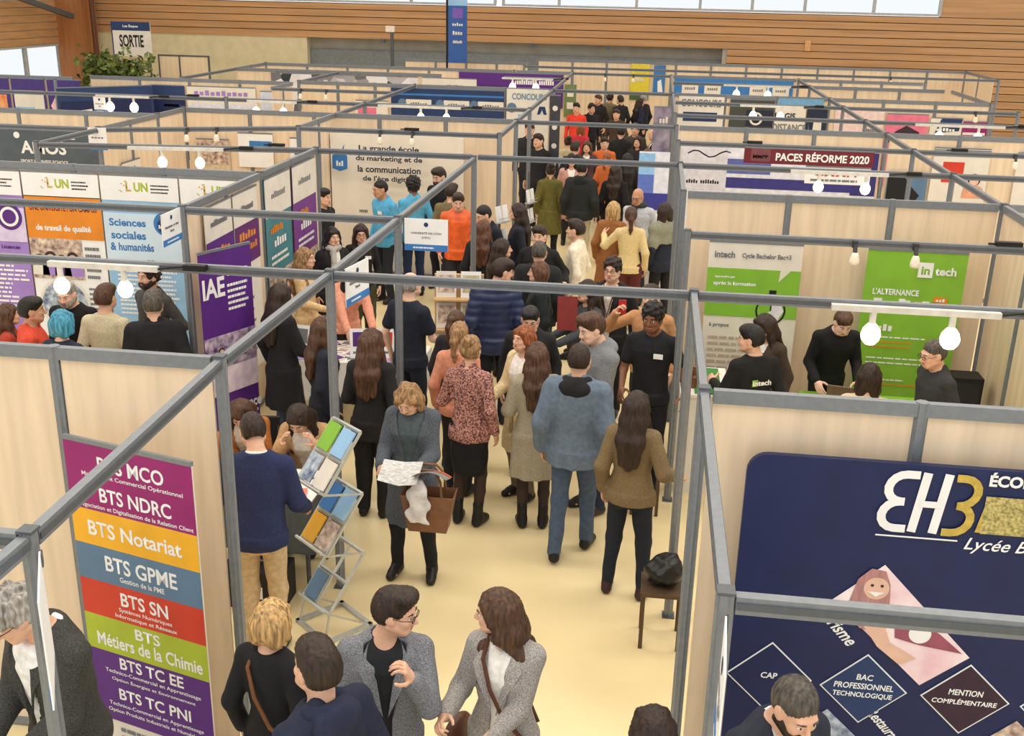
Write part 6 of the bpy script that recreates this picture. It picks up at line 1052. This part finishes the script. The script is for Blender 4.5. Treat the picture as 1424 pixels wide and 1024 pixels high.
o = thing('box_speaker', 'black upright box by the right wall of the green stand', 'speaker', (3.14, 10.25, 0)); MB().box(-.14, .14, -.12, .12, 0, .95).build('cabinet', BLACK, o); MB().box(-.11, .11, -.126, -.12, .3, .9).build('grille', mat('dark grille', (44, 44, 46), .8), o)
# stool with a bag at the right aisle edge
o = thing('stool', 'dark wooden stool at the foot of the right aisle uprights', 'stool', (.26, 6.68, 0)); 
WDK = mat('dark stool wood', (84, 66, 50), .6); MB().box(-.15, .15, -.15, .15, .42, .45).build('seat', WDK, o)
for sx in (-1, 1):
    for sy in (-1, 1): MB().box(sx*.13-.014, sx*.13+.014, sy*.13-.014, sy*.13+.014, 0, .42).build('leg', WDK, o)
g = SDF((-.2, -.2, -.02), (.2, .2, .3), .01); g.ell((0, 0, .1), (.14, .12, .1), .02); g.ell((.03, .02, .17), (.09, .08, .06), .03); g.folds(.008, 3, 50); g.half((0, 0, .0), (0, 0, -1)); ob = link('shoulder_bag', to_mesh('shoulder_bag', [g.mesh()], [mat('black glossy bag', (24, 24, 26), .35, .1, 20, .3)])); ob.location = (.26, 6.68, .452); tag(ob, 'black crumpled bag lying on the dark stool', 'bag')
o = thing('side_table', 'narrow wooden side table behind the khaki jumper by the uprights', 'table', (.12, 8.72, 0)); MB().box(-.13, .13, -.13, .13, .6, .63).build('tabletop', WDK, o)
for sx in (-1, 1):
    for sy in (-1, 1): MB().box(sx*.11-.014, sx*.11+.014, sy*.11-.014, sy*.11+.014, 0, .6).build('leg', WDK, o)
# ------------------------------------------------------------------ things in hands
c = W11['wp']; M_ = W11['M']
o = thing('tote_bag', 'brown leather tote bag on the arm of the grey coated reader', 'bag', (0, 0, 0)); o.matrix_world = M_ @ Matrix.Translation((-.22, .34, .64)) @ Matrix.Rotation(.06, 4, 'Z') @ Matrix.Scale(1.12, 4)
LEA = mat('brown leather', (122, 84, 60), .5, .08, 14, .1); b = MB(); b.add([(-.13, -.07, 0), (.13, -.07, 0), (.13, .07, 0), (-.13, .07, 0), (-.18, -.085, .27), (.18, -.085, .27), (.18, .085, .27), (-.18, .085, .27)], [(0, 3, 2, 1), (0, 1, 5, 4), (1, 2, 6, 5), (2, 3, 7, 6), (3, 0, 4, 7)]); q = b.build('pouch', LEA, o); q.modifiers.new('wall', 'SOLIDIFY').thickness = .006
for s in (-1, 1): MB().tube([(-.1, s*.08, .25), (-.09, s*.07, .38), (-.04, s*.05, .45), (.04, s*.05, .45), (.09, s*.07, .38), (.1, s*.08, .25)], .009, 6).build('handle', LEA, o)
o = thing('newspaper', 'open white newspaper held by the grey coated reader', 'newspaper', (0, 0, 0)); o.matrix_world = M_ @ Matrix.Translation((-.03, .43, 1.10)) @ Matrix.Rotation(-.5, 4, 'X')
MB().add([(-.15, -.11, .04), (0, -.12, 0), (.15, -.1, .04), (.15, .11, .06), (0, .1, .0), (-.15, .11, .05)], [(0, 1, 4, 5), (1, 2, 3, 4)]).build('sheet', mat('newsprint', (236, 236, 234), .7, .1, 28, rgb2=(176, 176, 178), stretch=(1, 3, 1)), o).modifiers.new('wall', 'SOLIDIFY').thickness = .004

o = thing('plastic_bag', 'white printed plastic bag hanging over the brown tote', 'bag', (0, 0, 0)); o.matrix_world = M_ @ Matrix.Translation((-.17, .48, .74)); g = SDF((-.14, -.08, -.05), (.14, .08, .42), .009); g.loft([(0, .07, .012, 0), (.12, .085, .02, 0), (.25, .075, .022, 0), (.36, .05, .02, -.01)], np.eye(4), .02); g.folds(.005, 9, 40); link('film', to_mesh('film', [g.mesh()], [mat('white film print', (232, 232, 236), .35, .1, 10, rgb2=(180, 176, 184))]), o)
o = thing('brochure', 'grey folded brochure with an orange stripe over the brown tote', 'brochure', (0, 0, 0)); o.matrix_world = M_ @ Matrix.Translation((-.27, .42, 1.06)); b = MB(); n = 10; vs = []
for i in range(n+1): a = -.75+1.5*i/n; vs += [(.19*math.sin(a), -.05, .15*math.cos(a)-.08), (.19*math.sin(a), .12, .19*math.cos(a)-.05)]
b.add(vs, [(2*i, 2*i+2, 2*i+3, 2*i+1) for i in range(n)]); b.build('cover', mat('grey cover print', (136, 136, 136), .5), o).modifiers.new('wall', 'SOLIDIFY').thickness = .006
b = MB(); vs = []
for i in range(n+1): a = -.75+1.5*i/n; vs += [(.195*math.sin(a), -.056, .154*math.cos(a)-.08), (.197*math.sin(a), -.02, .163*math.cos(a)-.073)]
b.add(vs, [(2*i, 2*i+2, 2*i+3, 2*i+1) for i in range(n)]); b.build('orange_stripe', mat('orange stripe', (232, 104, 60), .5), o).modifiers.new('wall', 'SOLIDIFY').thickness = .004
M_ = W4['M']; o = thing('leaflet', 'white and blue folded leaflet held by the pale grey blazer', 'leaflet', (0, 0, 0)); o.matrix_world = M_ @ Matrix.Translation((.05, .43, 1.0)) @ Matrix.Rotation(.12, 4, 'Z') @ Matrix.Rotation(-.35, 4, 'X'); 
MB().box(-.11, -.002, -.004, .0, -.13, .16).box(.002, .11, -.004, .0, -.13, .17).build('pages', mat('bluish paper', (226, 232, 246), .5), o); MB().box(-.11, .11, .0005, .002, .13, .17).build('blue_heading', DBLUE, o); 
b = MB()
for i in range(9): b.box(-.09, -.02, .0005, .002, -.1+.024*i, -.092+.024*i)
b.build('print_block', SKY, o)
o = thing('handbag', 'brown leather handbag at the hip of the pale grey blazer', 'bag', (0, 0, 0)); o.matrix_world = M_ @ Matrix.Translation((.29, -.03, .74)); g = SDF((-.1, -.2, -.2), (.1, .2, .2), .01); g.ell((0, 0, 0), (.06, .16, .14), .02); g.folds(.003, 4); link('pouch', to_mesh('pouch', [g.mesh()], [mat('brown bag leather', (96, 58, 46), .4, .1, 14, .1)]), o)
o = thing('phone', 'red phone lifted beside the person in the tan jumper', 'phone', tuple(W23['R'])); MB().box(-.036, .036, -.005, .005, -.06, .08).build('case', mat('red phone case', (190, 54, 50), .4), o); MB().box(-.032, .032, .005, .006, -.055, .075).build('screen', BLACK, o)
o = thing('folder', 'dark red board folder standing in the middle of the aisle crowd', 'folder', (0, 0, 0)); p = at(789, 432, 1.36); o.location = p; o.rotation_euler = (math.radians(-12), 0, .1); MB().box(-.1, .1, 0, .015, -.2, .14).build('cover', mat('dark red board', (128, 44, 44), .5), o); MB().box(-.09, .09, .015, .03, -.19, .13).build('pages', OFFW, o)
for W, m, lb in ((W3, STEEL, None), (W12, WHITE, 'white papers held by the black suit with wavy hair'), (W53, WHITE, 'white papers held by the coral top ponytail'), (W16, OFFW, 'pale papers held by the grey hoodie'), (W19, OFFW, 'pale folder held by the cream coat'), (W25, PURPLE, 'purple and white brochure held by the beige blouse'), (W70, BLACK, 'black phone held by the long haired visitor in the green stand'), (W30, WHITE, 'white sheets held by the light blue polo with round curls')):
    if lb:
        p = W['R'] if W not in (W12, W16, W70) else W['L']; leaflet(p.x, p.y, p.z, random.uniform(0, 90), .15, .21, m, lb, None, tilt=35, name='paper' if m != BLACK else 'phone')
# ------------------------------------------------------------------ lower left corner pieces
o = table(-2.08, 3.62, 20, .5, .36, 'pale table edge with papers at the lower left corner', OFFW); 
leaflet(-2.2, 3.6, .752, 30, .3, .21, WHITE, 'white framed tablet sized brochure on the lower left table', None, pic=GREEN); leaflet(-1.98, 3.66, .752, 55, .21, .3, WHITE, 'white papers at the corner of the lower left table', None)
o = thing('stand_case', 'black case with white lettering under the grey cloth table', 'case', (-2.72, 6.72, 0)); MB().box(-.24, .24, -.14, .14, 0, .3).build('body', BLACK, o); scribble(o, 'IS', -.02, .14, .26, .1, WHITE, -.143, shear=.2); MB().tube([(-.08, 0, .3), (-.08, 0, .33), (.08, 0, .33), (.08, 0, .3)], .008, 6).build('handle', ALU_D, o)
# ------------------------------------------------------------------ plant by the exit sign
o = thing('potted_tree', 'large leafy green potted tree below the exit sign', 'plant', (-14.6, 28.4, 0)); MB().lathe([(.3, 0), (.38, .5), (.36, .5), (.34, .44)], n=18).build('pot', mat('dark pot', (66, 60, 56), .6), o); MB().tube([(0, 0, .45), (.03, .02, 1.2), (.0, .05, 2.5)], [.05, .04, .02], 8).build('trunk', mat('bark', (90, 70, 50), .8), o)
b = MB(); R_ = random.Random(5); LB = MB()
for i in range(90):
    a = R_.uniform(0, 2*PI); z0 = R_.uniform(.9, 2.16); L_ = R_.uniform(.4, 1.05); e = Vector((math.cos(a)*L_, math.sin(a)*L_, z0+R_.uniform(-.1, .55))); b.tube([(0, .03, z0), (e.x*.5, e.y*.5, z0+.12), e], [.014, .01, .005], 5)
    for j in range(30):
        t = R_.uniform(.3, 1.05); p = Vector((e.x*t, e.y*t, z0+(e.z-z0)*t))+Vector((R_.gauss(0, .07), R_.gauss(0, .07), R_.gauss(0, .08))); d = Vector((R_.gauss(0, 1), R_.gauss(0, 1), R_.gauss(-.3, .6))).normalized(); s = d.cross(Vector((R_.gauss(0, 1), R_.gauss(0, 1), R_.gauss(0, 1)))).normalized(); l = R_.uniform(.14, .26); LB.add([p, p+d*l*.45+s*l*.27, p+d*l, p+d*l*.45-s*l*.27], [(0, 1, 2, 3)])
b.build('branch', mat('green stems', (74, 84, 50), .8), o); LB.build('foliage', mat('green leaves', (44, 66, 30), .45, .1, 5, rgb2=(128, 142, 70)), o)
o = thing('display_wall', 'birch display booth with a dark frame below the exit sign', 'booth', (-13.5, 30.3, 0)); MB().box(-.7, .75, 0, .02, .06, 2.42).build('panel', BIRCH, o); MB().box(-.74, -.7, -.02, .04, 0, 2.46).box(.75, .79, -.02, .04, 0, 2.46).box(-.7, .75, -.02, .04, 2.42, 2.46).box(-.12, -.08, -.02, .04, .06, 2.42).build('frame', ALU_D, o)
o = thing('wall_light', 'small white light on a dark stem above the rear left rows', 'lamp', (-9.0, 37.0, 0)); MB().tube([(0, 0, 0), (0, 0, 3.0)], .06).build('stem', ALU_D, o); MB().box(-.2, .1, -.06, .06, 3.0, 3.2).build('lamp_head', mat('soft white head', (240, 226, 214), .5), o)
o = MB().box(-.09, .09, -.06, 0, 0, .34).build('wall_box', mat('tan wall box', (216, 168, 112), .6)); o.location = (4.85, YW-.051, 2.72); tag(o, 'small tan box fixed to the right part of the cladding', 'box')
